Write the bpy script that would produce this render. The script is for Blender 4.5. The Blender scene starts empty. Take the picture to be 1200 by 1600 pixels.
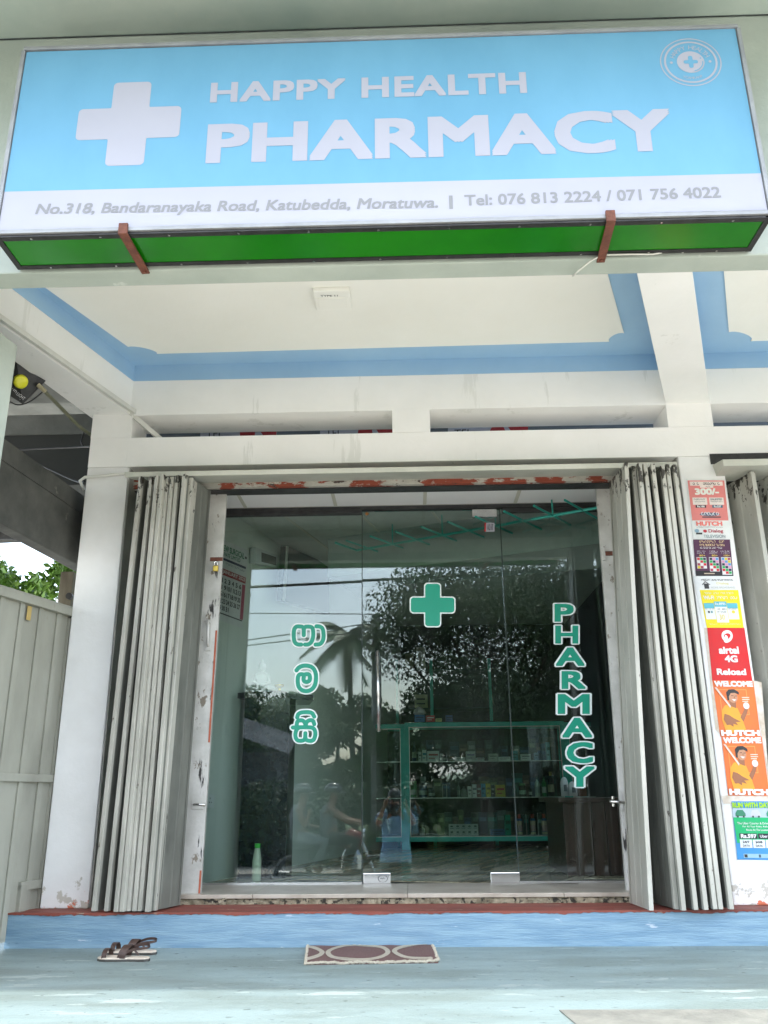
import bpy, bmesh, math, random
import numpy as np
from mathutils import Vector, Matrix
random.seed(7); rng = np.random.default_rng(7)
S = bpy.context.scene; COL = S.collection
# ---------------------------------------------------------------- camera
FPX, YAW, PIT, ROL = 1340.0, -0.0281, 0.3218, 0.0083     # focal length in 1200x1600 photo pixels
CAM = np.array([0, 0, .72])
_F = np.array([math.sin(YAW)*math.cos(PIT), math.cos(YAW)*math.cos(PIT), math.sin(PIT)])
_R = np.cross(_F, [0, 0, 1]); _R /= np.linalg.norm(_R); _U = np.cross(_R, _F)
_R, _U = _R*math.cos(ROL)-_U*math.sin(ROL), _U*math.cos(ROL)+_R*math.sin(ROL)
cd = bpy.data.cameras.new('camera'); cam = bpy.data.objects.new('camera', cd); COL.objects.link(cam)
cam.matrix_world = Matrix([[_R[i], _U[i], -_F[i], CAM[i]] for i in range(3)]+[[0, 0, 0, 1]])
cd.sensor_fit = 'VERTICAL'; cd.sensor_height = 36; cd.lens = FPX/1600*36
cd.clip_start = .02; cd.clip_end = 600
S.camera = cam
# ---------------------------------------------------------------- world, sun, exposure
SUN_EL, SUN_AZ = 62.5, 8.0      # high sun, from behind the camera, a little from the right
W = bpy.data.worlds.new('World'); S.world = W; W.use_nodes = True
nt = W.node_tree; nt.nodes.clear()
wo = nt.nodes.new('ShaderNodeOutputWorld'); bg = nt.nodes.new('ShaderNodeBackground')
sky = nt.nodes.new('ShaderNodeTexSky'); sky.sky_type = 'NISHITA'; sky.sun_disc = False
sky.sun_elevation = math.radians(SUN_EL); sky.sun_rotation = math.radians(180-SUN_AZ)
sky.air_density = 1.3; sky.dust_density = 3.0; sky.ozone_density = 1.2
tc = nt.nodes.new('ShaderNodeTexCoord'); mp = nt.nodes.new('ShaderNodeMapping'); mp.inputs['Scale'].default_value = (1, 1, 2.6)
nz = nt.nodes.new('ShaderNodeTexNoise'); nz.inputs['Scale'].default_value = 2.2; nz.inputs['Detail'].default_value = 7; nz.inputs['Roughness'].default_value = .55
cr = nt.nodes.new('ShaderNodeValToRGB'); cr.color_ramp.elements[0].position = .42; cr.color_ramp.elements[1].position = .75
cr.color_ramp.elements[1].color = (.85, .85, .85, 1)
mx = nt.nodes.new('ShaderNodeMix'); mx.data_type = 'RGBA'; mx.inputs[7].default_value = (9.5, 10.2, 11, 1)
L = nt.links.new
L(tc.outputs['Generated'], mp.inputs[0]); L(mp.outputs[0], nz.inputs[0]); L(nz.outputs[0], cr.inputs[0])
L(cr.outputs[0], mx.inputs[0]); L(sky.outputs[0], mx.inputs[6]); L(mx.outputs[2], bg.inputs[0]); L(bg.outputs[0], wo.inputs[0])
bg.inputs[1].default_value = .15
sd = bpy.data.lights.new('sun', 'SUN'); sun = bpy.data.objects.new('sun', sd); COL.objects.link(sun)
sd.energy = .95; sd.angle = math.radians(.8); sd.color = (1, .96, .9)
sun.rotation_euler = (math.radians(90-SUN_EL), 0, math.radians(SUN_AZ))
S.view_settings.view_transform = 'Standard'; S.view_settings.look = 'None'; S.view_settings.gamma = 1
S.view_settings.use_curve_mapping = False; S.view_settings.exposure = 2.38
S.render.engine = 'CYCLES'
S.cycles.use_denoising = True; S.cycles.max_bounces = 10; S.cycles.diffuse_bounces = 6; S.cycles.transparent_max_bounces = 16
S.cycles.caustics_reflective = False; S.cycles.caustics_refractive = False
# ---------------------------------------------------------------- survey: where a sight line of the photo meets a plane of the place
def ray(u, v): return _R*(u-600)/FPX+_U*(800-v)/FPX+_F
def pY(u, v, D): d = ray(u, v); return CAM+d*(D/d[1])
def pZ(u, v, z): d = ray(u, v); return CAM+d*((z-CAM[2])/d[2])
def pP(u, v, p0, n): d = ray(u, v); p0 = np.array(p0); n = np.array(n); return CAM+d*(((p0-CAM)@n)/(d@n))
# ---------------------------------------------------------------- materials
def newmat(name):
    m = bpy.data.materials.new(name); m.use_nodes = True; n = m.node_tree; return m, n, n.nodes['Principled BSDF']
def paint(name, c1, c2=None, scale=3.0, rough=.6, bump=.0, bscale=60, stretch=(1, 1, 1), chips=None, chips2=None, metal=0, spec=.5, detail=6, lo=.35, hi=.65, coat=0, rot=0):
    """c1/c2 mottled by noise; chips = (colour, threshold, scale, stretch, (zlo, zhi) or None)"""
    m, n, b = newmat(name); g = n.nodes.new('ShaderNodeNewGeometry')
    def noise(sc, st, det=6, ro=.6):
        mp = n.nodes.new('ShaderNodeMapping'); mp.inputs['Scale'].default_value = st
        t = n.nodes.new('ShaderNodeTexNoise'); t.inputs['Scale'].default_value = sc; t.inputs['Detail'].default_value = det; t.inputs['Roughness'].default_value = ro
        src = g.outputs['Position']
        if rot:
            m0 = n.nodes.new('ShaderNodeMapping'); m0.inputs['Rotation'].default_value = (0, 0, rot); n.links.new(src, m0.inputs[0]); src = m0.outputs[0]
        n.links.new(src, mp.inputs[0]); n.links.new(mp.outputs[0], t.inputs[0]); return t.outputs[0]
    def ramp(src, a, bb):
        r = n.nodes.new('ShaderNodeMapRange'); r.inputs[1].default_value = a; r.inputs[2].default_value = bb; r.clamp = True
        n.links.new(src, r.inputs[0]); return r.outputs[0]
    def mix(f, a, bcol):
        x = n.nodes.new('ShaderNodeMix'); x.data_type = 'RGBA'
        n.links.new(f, x.inputs[0])
        if isinstance(a, tuple): x.inputs[6].default_value = (*a, 1)
        else: n.links.new(a, x.inputs[6])
        x.inputs[7].default_value = (*bcol, 1); return x.outputs[2]
    col = None
    if c2 is not None: col = mix(ramp(noise(scale, stretch, detail), lo, hi), c1, c2)
    else: b.inputs['Base Color'].default_value = (*c1, 1)
    for ch in (chips, chips2):
        if ch:
            cc, th, sc, st, zr = ch
            f = noise(sc, st, 8, .65)
            if zr:
                sp = n.nodes.new('ShaderNodeSeparateXYZ'); n.links.new(g.outputs['Position'], sp.inputs[0])
                zz = n.nodes.new('ShaderNodeMapRange'); zz.inputs[1].default_value = zr[0]; zz.inputs[2].default_value = zr[1]
                zz.inputs[3].default_value = .16; zz.inputs[4].default_value = -.2; zz.clamp = True
                n.links.new(sp.outputs[2], zz.inputs[0])
                ad = n.nodes.new('ShaderNodeMath'); n.links.new(f, ad.inputs[0]); n.links.new(zz.outputs[0], ad.inputs[1]); f = ad.outputs[0]
            f = ramp(f, th, th+.03); col = mix(f, col if col is not None else c1, cc)
    if col is not None: n.links.new(col, b.inputs['Base Color'])
    b.inputs['Roughness'].default_value = rough; b.inputs['Metallic'].default_value = metal
    b.inputs['Specular IOR Level'].default_value = spec; b.inputs['Coat Weight'].default_value = coat
    if bump:
        bp = n.nodes.new('ShaderNodeBump'); bp.inputs['Strength'].default_value = bump; bp.inputs['Distance'].default_value = .01
        n.links.new(noise(bscale, stretch, 5), bp.inputs['Height']); n.links.new(bp.outputs[0], b.inputs['Normal'])
    return m
M = {}
M['wall'] = paint('white_wall_paint', (.82, .82, .79), (.89, .885, .86), 1.6, .7, .30, 9, chips=((.50, .49, .43), .70, 5, (1, 1, .45), None), chips2=((.765, .765, .73), .61, 2.3, (3, 3, .35), None))
M['pillar'] = paint('pillar_paint', (.74, .74, .72), (.84, .84, .83), 2.2, .65, .14, 40, chips=((.50, .48, .42), .63, 14, (1, 1, 1), (.12, .62)), chips2=((.60, .16, .08), .645, 9, (1, 1, 1.3), (.14, .40)))
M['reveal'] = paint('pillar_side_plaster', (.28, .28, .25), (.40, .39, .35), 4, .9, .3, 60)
M['ceiling'] = paint('ceiling_paint', (.84, .835, .77), (.88, .875, .82), 1.2, .75, .25, 7)
M['blue'] = paint('pale_blue_paint', (.30, .49, .69), (.345, .54, .73), 2, .55, .05, 30)
M['step_blue'] = paint('step_blue_paint', (.14, .25, .35), (.20, .32, .41), 7, .5, .45, 30, (.5, 1, 6), chips=((.40, .47, .55), .64, 5, (.7, 1, 3), None), chips2=((.10, .18, .26), .68, 9, (.5, 1, 5), None), lo=.4, hi=.6)
M['floor'] = paint('painted_cement_floor', (.19, .245, .235), (.25, .33, .335), 2.2, .5, .9, 55, (.5, 1.8, 1), chips=((.33, .40, .395), .60, 6, (.35, 1.4, 1), None), chips2=((.10, .135, .13), .62, 22, (.8, 1.3, 1), None), lo=.4, hi=.6)
M['cement'] = paint('bare_cement', (.15, .155, .14), (.22, .225, .20), 9, .85, .4, 60, chips=((.35, .34, .29), .66, 7, (1, 1, 1), None))
M['red'] = paint('worn_red_floor_paint', (.15, .032, .022), (.24, .062, .042), 5, .6, .4, 35, (.4, 3, 1), chips=((.30, .24, .18), .62, 11, (.6, 2, 1), None), chips2=((.14, .07, .05), .62, 14, (.5, 2, 1), None))
M['fascia'] = paint('grey_green_paint', (.36, .41, .36), (.46, .51, .45), 1.8, .45, .3, 28, chips=((.53, .57, .52), .68, 5, (1, 1, 1), None))
M['canopy'] = paint('glossy_grey_green_soffit', (.33, .42, .38), (.48, .55, .49), .9, .32, .25, 9, (1, 1, 1), chips=((.52, .55, .44), .62, 1.6, (1, 1, 1), None))
M['metal'] = paint('sign_alloy', (.26, .27, .28), (.34, .35, .36), 8, .5, 0, metal=.3)
M['sblue'] = paint('sign_blue_print', (.118, .325, .49), (.138, .36, .535), 2.5, .55, .10, 4, (1, 1, .5))
M['swhite'] = paint('sign_white_print', (.375, .38, .445), (.40, .405, .47), 1.5, .5)
M['sgrey'] = paint('sign_grey_print', (.245, .25, .26))
M['green'] = paint('sign_green_sheet', (.005, .135, .004), (.012, .19, .006), 1.5, .18, .0, chips=((.35, .5, .3), .77, 30, (1, 1, 1), None))
M['black'] = paint('black_trim', (.012, .012, .012), (.03, .03, .03), 20, .5)
M['rust'] = paint('rusty_steel', (.10, .035, .022), (.18, .06, .035), 25, .7, .4, 90)
M['gate'] = paint('gate_cream_paint', (.33, .325, .28), (.47, .46, .405), 5, .42, .12, 40, (1, 1, .4), chips=((.055, .045, .035), .655, 26, (1, 1, .38), None), chips2=((.03, .026, .02), .60, 24, (1, 1, .5), (2.66, 2.1)))
M['gatetop'] = paint('gate_worn_paint', (.40, .40, .34), (.54, .54, .48), 6, .42, .2, 40, (1, 1, .4), chips=((.04, .03, .025), .665, 30, (1, 1, .5), None))
M['gatesheet_shade'] = paint('gate_sheet_gap_shade', (.10, .105, .09), (.17, .175, .15), 6, .7, .2, 40, (1, 1, .4))  # sheets behind the leaf tubes: shade of the narrow gaps painted into the colour
M['plate'] = paint('gate_plate_paint', (.42, .415, .38), (.60, .59, .555), 5, .5, .2, 40, chips=((.20, .17, .13), .61, 16, (1, 1, .6), None), chips2=((.02, .018, .016), .60, 4.0, (3, 1, .5), None))
M['sidegate'] = paint('side_gate_paint', (.27, .27, .225), (.37, .37, .315), 3, .5, .15, 30, (1, 1, .4), chips=((.30, .29, .24), .68, 8, (1, 1, .4), None))
M['hood'] = paint('header_paint', (.44, .45, .385), (.54, .54, .475), 4, .6, .15, 40, chips=((.20, .19, .16), .72, 9, (1, 1, 1), None))
M['rustline'] = paint('peeling_header', (.40, .385, .33), (.50, .48, .42), 12, .8, .5, 60, chips=((.26, .055, .028), .50, 5.5, (1, 1, 2.2), None), chips2=((.07, .05, .04), .60, 14, (1, 1, 2), None))
M['orange'] = paint('red_oxide_primer', (.34, .075, .035), (.45, .13, .07), 20, .8)
M['rock'] = paint('broken_mortar', (.13, .11, .07), (.36, .32, .23), 26, .95, 1.0, 55, chips=((.03, .027, .02), .54, 30, (1, 1, 1), None))
M['marble'] = paint('grey_marble_edge', (.33, .29, .235), (.46, .42, .355), 6, .35, .1, 30, (1, 1, 1), chips=((.16, .15, .14), .64, 7, (.6, 1, 1), None))
M['tile'] = paint('beige_floor_tile', (.20, .16, .10), (.50, .43, .31), 3, .22, .0, 30, (5, .55, 1), chips=((.09, .07, .045), .60, 4, (9, .5, 1), None), rot=.39, lo=.38, hi=.6)
M['grout'] = paint('grout', (.10, .09, .075))
M['iwall'] = paint('shop_wall_paint', (.46, .54, .48), (.52, .59, .53), 1.5, .6)
M['iceil'] = paint('ceiling_sheet', (.90, .91, .91), (.93, .94, .94), 1.5, .45)
M['rib'] = paint('ceiling_joint', (.60, .60, .52))
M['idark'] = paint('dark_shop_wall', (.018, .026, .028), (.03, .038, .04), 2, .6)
M['teal'] = paint('teal_alloy', (.016, .30, .24), (.025, .37, .30), 6, .4, metal=.15)
M['alloy'] = paint('pale_alloy', (.55, .55, .52), None, rough=.35, metal=.6)
M['steel'] = paint('brushed_steel', (.62, .62, .60), (.70, .70, .68), 30, .22, metal=.95)
M['chrome'] = paint('polished_steel', (.78, .78, .76), None, rough=.12, metal=1)
M['granite'] = paint('black_granite', (.006, .01, .014), (.012, .018, .024), 20, .12, chips=((.30, .36, .38), .665, 75, (1, 1, 1), None))
M['wood'] = paint('dark_wood_boards', (.022, .009, .006), (.05, .02, .013), 6, .35, .1, 30, (3, 3, .25))
M['brass'] = paint('brass', (.45, .33, .06), (.55, .40, .09), 20, .35, metal=.8)
M['pvc'] = paint('white_pvc', (.60, .60, .55), (.68, .68, .63), 8, .5)
M['wire'] = paint('black_cable', (.015, .015, .015), rough=.5)
M['concrete'] = paint('dark_old_concrete', (.035, .037, .033), (.085, .085, .075), 3, .95, .4, 30, chips=((.14, .135, .115), .66, 5, (1, 1, 1), None))
M['concrete2'] = paint('grey_concrete', (.16, .165, .15), (.24, .245, .225), 3, .9, .3, 30)
M['bark'] = paint('bark', (.045, .035, .025), (.09, .07, .05), 12, .95, .5, 20)
M['leaf1'] = paint('leaf_dark', (.02, .045, .012), (.045, .09, .02), .8, .55)
M['leaf2'] = paint('leaf_mid', (.05, .10, .02), (.09, .16, .035), .9, .55)
M['leaf3'] = paint('leaf_bright', (.08, .19, .02), (.17, .31, .04), 3, .5)
M['palm'] = paint('palm_leaf', (.03, .06, .02), (.07, .11, .035), 2, .5)
M['ground'] = paint('packed_ground', (.42, .39, .33), (.54, .50, .43), .8, .95, .3, 12)
M['asphalt'] = paint('asphalt', (.045, .045, .045), (.07, .07, .068), 3, .9, .3, 80)
M['roofing'] = paint('corrugated_roofing', (.12, .13, .13), (.2, .21, .22), 2, .5)
M['skin'] = paint('skin', (.22, .11, .065), (.27, .14, .085), 8, .5)
M['hair'] = paint('black_hair', (.008, .007, .006), (.02, .018, .016), 30, .45)
M['shirtblue'] = paint('blue_cotton', (.20, .37, .58), (.26, .43, .64), 6, .9, .3, 12)
M['shirtgrey'] = paint('grey_cotton', (.12, .14, .15), (.2, .22, .23), 6, .9)
M['trouser'] = paint('black_cloth', (.012, .012, .014), (.02, .02, .024), 6, .9)
M['helmet'] = paint('dark_helmet', (.03, .03, .035), None, rough=.15)
M['helmetw'] = paint('silver_stripe', (.5, .5, .5), None, rough=.25)
M['leather'] = paint('brown_leather', (.04, .022, .018), (.065, .038, .03), 30, .38, .2, 120)
M['insole'] = paint('insole', (.55, .47, .39), (.66, .59, .50), 18, .8, .2, 80)
M['sole'] = paint('rubber_sole', (.05, .05, .045))
M['matb'] = paint('mat_brown_pile', (.125, .065, .06), (.20, .12, .11), 130, .95, .8, 260, lo=.3, hi=.7)
M['matc'] = paint('mat_cream_pile', (.40, .36, .28), (.56, .52, .43), 120, .95, .8, 260, lo=.3, hi=.7)
M['sticker_g'] = paint('sticker_green', (.0, .30, .19), (.0, .315, .20), 2, .4)
M['sticker_w'] = paint('sticker_white', (.80, .86, .84), None, rough=.4)
_flat = {}
def flat(c, rough=.6):
    k = (tuple(round(x, 3) for x in c), rough)
    if k not in _flat: _flat[k] = paint('colour_%d' % len(_flat), tuple(c), tuple(min(.9, x*.86+.012) for x in c), 11, rough, .08, 35)
    return _flat[k]
def hexc(h): return tuple(((int(h[i:i+2], 16)/255)**2.2)*.9 for i in (0, 2, 4))
def glassmat(name, tint, fac, rough=0):
    m, n, b = newmat(name); n.nodes.remove(b); out = n.nodes['Material Output']
    t = n.nodes.new('ShaderNodeBsdfTransparent'); t.inputs[0].default_value = (*tint, 1)
    g = n.nodes.new('ShaderNodeBsdfGlossy'); g.inputs['Roughness'].default_value = rough; g.inputs[0].default_value = (.93, .98, 1, 1)
    fr = n.nodes.new('ShaderNodeFresnel'); fr.inputs[0].default_value = 1.5
    ad = n.nodes.new('ShaderNodeMath'); ad.inputs[1].default_value = fac; ad.use_clamp = True
    mxs = n.nodes.new('ShaderNodeMixShader')
    n.links.new(fr.outputs[0], ad.inputs[0]); n.links.new(ad.outputs[0], mxs.inputs[0]); n.links.new(t.outputs[0], mxs.inputs[1]); n.links.new(g.outputs[0], mxs.inputs[2])
    if fac > .01:                                   # smudges and dust film on the shopfront glass
        g2 = n.nodes.new('ShaderNodeNewGeometry'); m2 = n.nodes.new('ShaderNodeMapping'); m2.inputs['Scale'].default_value = (1.2, 1, .5); t2 = n.nodes.new('ShaderNodeTexNoise'); t2.inputs['Scale'].default_value = 2.6; t2.inputs['Detail'].default_value = 8
        r2 = n.nodes.new('ShaderNodeMapRange'); r2.inputs[1].default_value = .45; r2.inputs[2].default_value = .8; r2.inputs[4].default_value = .012; d2 = n.nodes.new('ShaderNodeBsdfDiffuse'); d2.inputs[0].default_value = (.6, .62, .6, 1); x2 = n.nodes.new('ShaderNodeMixShader')
        n.links.new(g2.outputs['Position'], m2.inputs[0]); n.links.new(m2.outputs[0], t2.inputs[0]); n.links.new(t2.outputs[0], r2.inputs[0]); n.links.new(r2.outputs[0], x2.inputs[0]); n.links.new(mxs.outputs[0], x2.inputs[1]); n.links.new(d2.outputs[0], x2.inputs[2]); n.links.new(x2.outputs[0], out.inputs[0])
    else: n.links.new(mxs.outputs[0], out.inputs[0])
    return m
M['glass'] = glassmat('door_glass', (.93, .985, .96), .012)
M['glass2'] = glassmat('case_glass', (.90, .95, .93), .0)
m, n, b = newmat('clear_plastic'); M['clear'] = m
b.inputs['Base Color'].default_value = (.75, .78, .78, 1); b.inputs['Alpha'].default_value = .35; b.inputs['Roughness'].default_value = .2
# ---------------------------------------------------------------- builders
ORG = {}
class MB:
    def __init__(s): s.v = []; s.f = []
    def add(s, vs, fs):
        o = len(s.v); s.v += [tuple(map(float, p)) for p in vs]; s.f += [tuple(i+o for i in f) for f in fs]; return s
    def box(s, x0, x1, y0, y1, z0, z1): return s.hexa([(x0, y0, z0), (x1, y0, z0), (x1, y1, z0), (x0, y1, z0), (x0, y0, z1), (x1, y0, z1), (x1, y1, z1), (x0, y1, z1)])
    def hexa(s, p): return s.add(p, [(3, 2, 1, 0), (4, 5, 6, 7), (0, 1, 5, 4), (1, 2, 6, 5), (2, 3, 7, 6), (3, 0, 4, 7)])
    def prism(s, poly, d):                         # poly: 3D points; extruded by vector d
        n = len(poly); a = [np.array(p, float) for p in poly]; d = np.array(d, float)
        return s.add(a+[p+d for p in a], [tuple(range(n))[::-1], tuple(range(n, 2*n))]+[(i, (i+1) % n, n+(i+1) % n, n+i) for i in range(n)])
    def bar(s, a, b, w, h, up=(0, 0, 1)):          # rectangular bar from a to b
        a = np.array(a, float); b = np.array(b, float); d = b-a; d /= np.linalg.norm(d)
        x = np.cross(d, up); x /= np.linalg.norm(x); y = np.cross(x, d)
        q = [(-1, -1), (1, -1), (1, 1), (-1, 1)]
        return s.hexa([a+x*i*w/2+y*j*h/2 for i, j in q]+[b+x*i*w/2+y*j*h/2 for i, j in q])
    def tube(s, pts, r, seg=8, cap=True):
        pts = [np.array(p, float) for p in pts]; n = len(pts); R = r if isinstance(r, (list, tuple)) else [r]*n
        ref = None; vs = []
        for i, p in enumerate(pts):
            t = pts[min(i+1, n-1)]-pts[max(i-1, 0)]; t /= (np.linalg.norm(t)+1e-12)
            if ref is None: ref = np.array([0, 0, 1.]) if abs(t[2]) < .9 else np.array([1., 0, 0])
            x = np.cross(t, ref); x /= (np.linalg.norm(x)+1e-12); y = np.cross(x, t); ref = y
            vs += [p+R[i]*(x*math.cos(a)+y*math.sin(a)) for a in np.linspace(0, 2*math.pi, seg, endpoint=False)]
        fs = [(i*seg+j, i*seg+(j+1) % seg, (i+1)*seg+(j+1) % seg, (i+1)*seg+j) for i in range(n-1) for j in range(seg)]
        if cap: fs += [tuple(range(seg))[::-1], tuple(range((n-1)*seg, n*seg))]
        return s.add(vs, fs)
    def lathe(s, c, prof, seg=14, sx=1, sy=1):      # prof: [(r, z)...]
        c = np.array(c, float); n = len(prof)
        vs = [c+np.array([r*sx*math.cos(a), r*sy*math.sin(a), z]) for r, z in prof for a in np.linspace(0, 2*math.pi, seg, endpoint=False)]
        fs = [(i*seg+j, i*seg+(j+1) % seg, (i+1)*seg+(j+1) % seg, (i+1)*seg+j) for i in range(n-1) for j in range(seg)]
        return s.add(vs, fs+[tuple(range(seg))[::-1], tuple(range((n-1)*seg, n*seg))])
    def build(s, name, mat, parent=None, bev=0, smooth=False, label=None, kind=None, segs=2):
        o0 = ORG.get(parent.name, np.zeros(3)) if parent is not None else np.zeros(3)
        me = bpy.data.meshes.new(name)
        me.from_pydata([tuple(np.array(p)-o0) for p in s.v], [], s.f)
        bm = bmesh.new(); bm.from_mesh(me); bmesh.ops.recalc_face_normals(bm, faces=bm.faces[:])
        if bev:
            es = [e for e in bm.edges if len(e.link_faces) == 2 and e.calc_face_angle(0) > .5]
            bmesh.ops.bevel(bm, geom=es, offset=bev, segments=segs, affect='EDGES', profile=.6, clamp_overlap=True)
        bm.to_mesh(me); bm.free()
        if smooth: me.shade_smooth() if hasattr(me, 'shade_smooth') else [setattr(p, 'use_smooth', True) for p in me.polygons]
        me.materials.append(M[mat] if isinstance(mat, str) else mat)
        o = bpy.data.objects.new(name, me); COL.objects.link(o)
        if parent is not None: o.parent = parent
        ORG[o.name] = o0
        if label: o['label'] = label
        if kind: o['kind'] = kind
        return o
def B(x0, x1, y0, y1, z0, z1): return MB().box(x0, x1, y0, y1, z0, z1)
def thing(name, label, cat, loc=(0, 0, 0), group=None):
    o = bpy.data.objects.new(name, None); COL.objects.link(o); o.location = tuple(map(float, loc)); o.empty_display_size = .1
    o['label'] = label; o['category'] = cat; ORG[o.name] = np.array(loc, float)
    if group: o['group'] = group
    return o
def tag(o, label, cat, group=None):
    o['label'] = label; o['category'] = cat
    if group: o['group'] = group
    return o
def struct(o): o['kind'] = 'structure'; return o
class Quad:                                        # flat print surface: (s, t) in 0..1, t downwards
    def __init__(s, tl, tr, br, bl, n=(0, -1, 0)): s.c = [np.array(p, float) for p in (tl, tr, br, bl)]; s.n = np.array(n, float)
    def at(s, a, b, off=0): c = s.c; return (c[0]*(1-a)+c[1]*a)*(1-b)+(c[3]*(1-a)+c[2]*a)*b+s.n*off
    def sub(s, a0, b0, a1, b1, off=0): return Quad(s.at(a0, b0, off), s.at(a1, b0, off), s.at(a1, b1, off), s.at(a0, b1, off), s.n)
    def poly(s, pts, name, mat, parent, off=.0012, **k): return MB().add([s.at(a, b, off) for a, b in pts], [tuple(range(len(pts)))]).build(name, mat, parent, **k)
    def rect(s, a0, b0, a1, b1, name, mat, parent, off=.0012, **k): return s.poly([(a0, b0), (a1, b0), (a1, b1), (a0, b1)], name, mat, parent, off, **k)
    def disc(s, a, b, ra, rb, name, mat, parent, off=.0012, a0=0, a1=2*math.pi, n=24, **k):
        return s.poly([(a+ra*math.cos(t), b+rb*math.sin(t)) for t in np.linspace(a0, a1, n, endpoint=a1-a0 < 6)], name, mat, parent, off, **k)
_tx = {}
def textverts(st, bold=0.0, shear=0.0, space=1.0):
    k = (st, bold, shear, space)
    if k not in _tx:
        c = bpy.data.curves.new('lettering', 'FONT'); c.body = st; c.size = 1; c.offset = bold; c.shear = shear; c.space_character = space; c.resolution_u = 3
        o = bpy.data.objects.new('lettering', c); COL.objects.link(o); bpy.context.view_layer.update()
        me = bpy.data.meshes.new_from_object(o.evaluated_get(bpy.context.evaluated_depsgraph_get()))
        v = np.array([x.co[:] for x in me.vertices]).reshape(-1, 3); f = [tuple(p.vertices) for p in me.polygons]
        bpy.data.objects.remove(o); bpy.data.curves.remove(c); bpy.data.meshes.remove(me)
        _tx[k] = (v, f)
    return _tx[k]
def thick(st, b, shear=0.0, space=1.0):
    v, f = textverts(st, 0.0, shear, space)
    if b <= 0 or not len(v): return v.copy() if len(v) else v, f
    K = 16 if b > .06 else (8 if b > .025 else 4); V = []; Fc = []
    for k in range(K+1):
        a = 2*math.pi*(k+.5*(K != 8))/K; c0, s0 = math.cos(a), math.sin(a); q = b*.92/max(abs(c0), abs(s0)); d = np.array([q*c0, q*s0, 0]) if k < K else np.zeros(3)
        w = v+d; w[:, 2] = k*6e-5; V.append(w); Fc += [tuple(i+k*len(v) for i in p) for p in f]
    return np.vstack(V), Fc
def text(q, st, box, mat, parent, name='lettering', off=.0024, bold=.02, shear=0, space=1, caps=False):
    """text fitted to box (s0,t0,s1,t1) of quad q; vertical fit uses cap height when caps"""
    v, f = thick(st, bold, shear, space)
    if not len(v): return None
    x0, x1 = v[:, 0].min(), v[:, 0].max(); y0, y1 = (v[:, 1].min(), v[:, 1].max())
    if caps: y0, y1 = -bold, .73+bold
    pts = [q.at(box[0]+(p[0]-x0)/(x1-x0)*(box[2]-box[0]), box[3]-(p[1]-y0)/(y1-y0)*(box[3]-box[1]), off+p[2]) for p in v]
    return MB().add(pts, f).build(name, mat, parent)
def sdfshape(fn, x0, y0, x1, y1, n):
    """filled polygon mesh of fn(x,y)<0 by marching squares -> list of polygons in xy"""
    nx = n; ny = max(4, int(n*(y1-y0)/(x1-x0))); X = np.linspace(x0, x1, nx+1); Y = np.linspace(y0, y1, ny+1)
    G = fn(*np.meshgrid(X, Y)); out = []
    for j in range(ny):
        row = (G[j] < 0) & (G[j+1] < 0); i = 0
        while i < nx:
            c = [(i, j), (i+1, j), (i+1, j+1), (i, j+1)]; val = [G[b, a] for a, b in c]
            if all(w < 0 for w in val):
                k = i
                while k < nx and row[k] and row[k+1]: k += 1
                out.append([(X[i], Y[j]), (X[k], Y[j]), (X[k], Y[j+1]), (X[i], Y[j+1])]); i = max(k, i+1); continue
            if any(w < 0 for w in val):
                pl = []
                for q in range(4):
                    a, b2 = c[q], c[(q+1) % 4]; va, vb = val[q], val[(q+1) % 4]
                    if va < 0: pl.append((X[a[0]], Y[a[1]]))
                    if (va < 0) != (vb < 0):
                        t = va/(va-vb); pl.append((X[a[0]]+(X[b2[0]]-X[a[0]])*t, Y[a[1]]+(Y[b2[1]]-Y[a[1]])*t))
                if len(pl) > 2: out.append(pl)
            i += 1
    return out
def strokes_sdf(lines, w):
    def fn(X, Y):
        d = np.full(X.shape, 1e9)
        for ln in lines:
            for (ax, ay), (bx, by) in zip(ln[:-1], ln[1:]):
                ex, ey = bx-ax, by-ay; t = np.clip(((X-ax)*ex+(Y-ay)*ey)/(ex*ex+ey*ey+1e-9), 0, 1)
                d = np.minimum(d, np.hypot(X-ax-ex*t, Y-ay-ey*t))
        return d-w
    return fn
def smoothline(p, k=3):
    p = [np.array(q, float) for q in p]
    for _ in range(k):
        q = [p[0]]
        for a, b in zip(p[:-1], p[1:]): q += [a*.75+b*.25, a*.25+b*.75]
        p = q+[p[-1]]
    return [tuple(a) for a in p]
def cross_sdf(cx, cy, ax, ay, w, r):
    def rr(X, Y, hx, hy): qx = np.abs(X-cx)-hx+r; qy = np.abs(Y-cy)-hy+r; return np.hypot(np.maximum(qx, 0), np.maximum(qy, 0))+np.minimum(np.maximum(qx, qy), 0)-r
    return lambda X, Y: np.minimum(rr(X, Y, ax, w), rr(X, Y, w, ay))
def polys(ps, fmap, name, mat, parent):
    m = MB()
    for p in ps: m.add([fmap(*q) for q in p], [tuple(range(len(p)))])
    return m.build(name, mat, parent)
def ordn(i): return ['first', 'second', 'third', 'fourth', 'fifth', 'sixth', 'seventh', 'eighth', 'ninth', 'tenth', 'eleventh', 'twelfth', 'thirteenth', 'fourteenth', 'fifteenth', 'sixteenth', 'seventeenth', 'eighteenth'][i]
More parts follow.
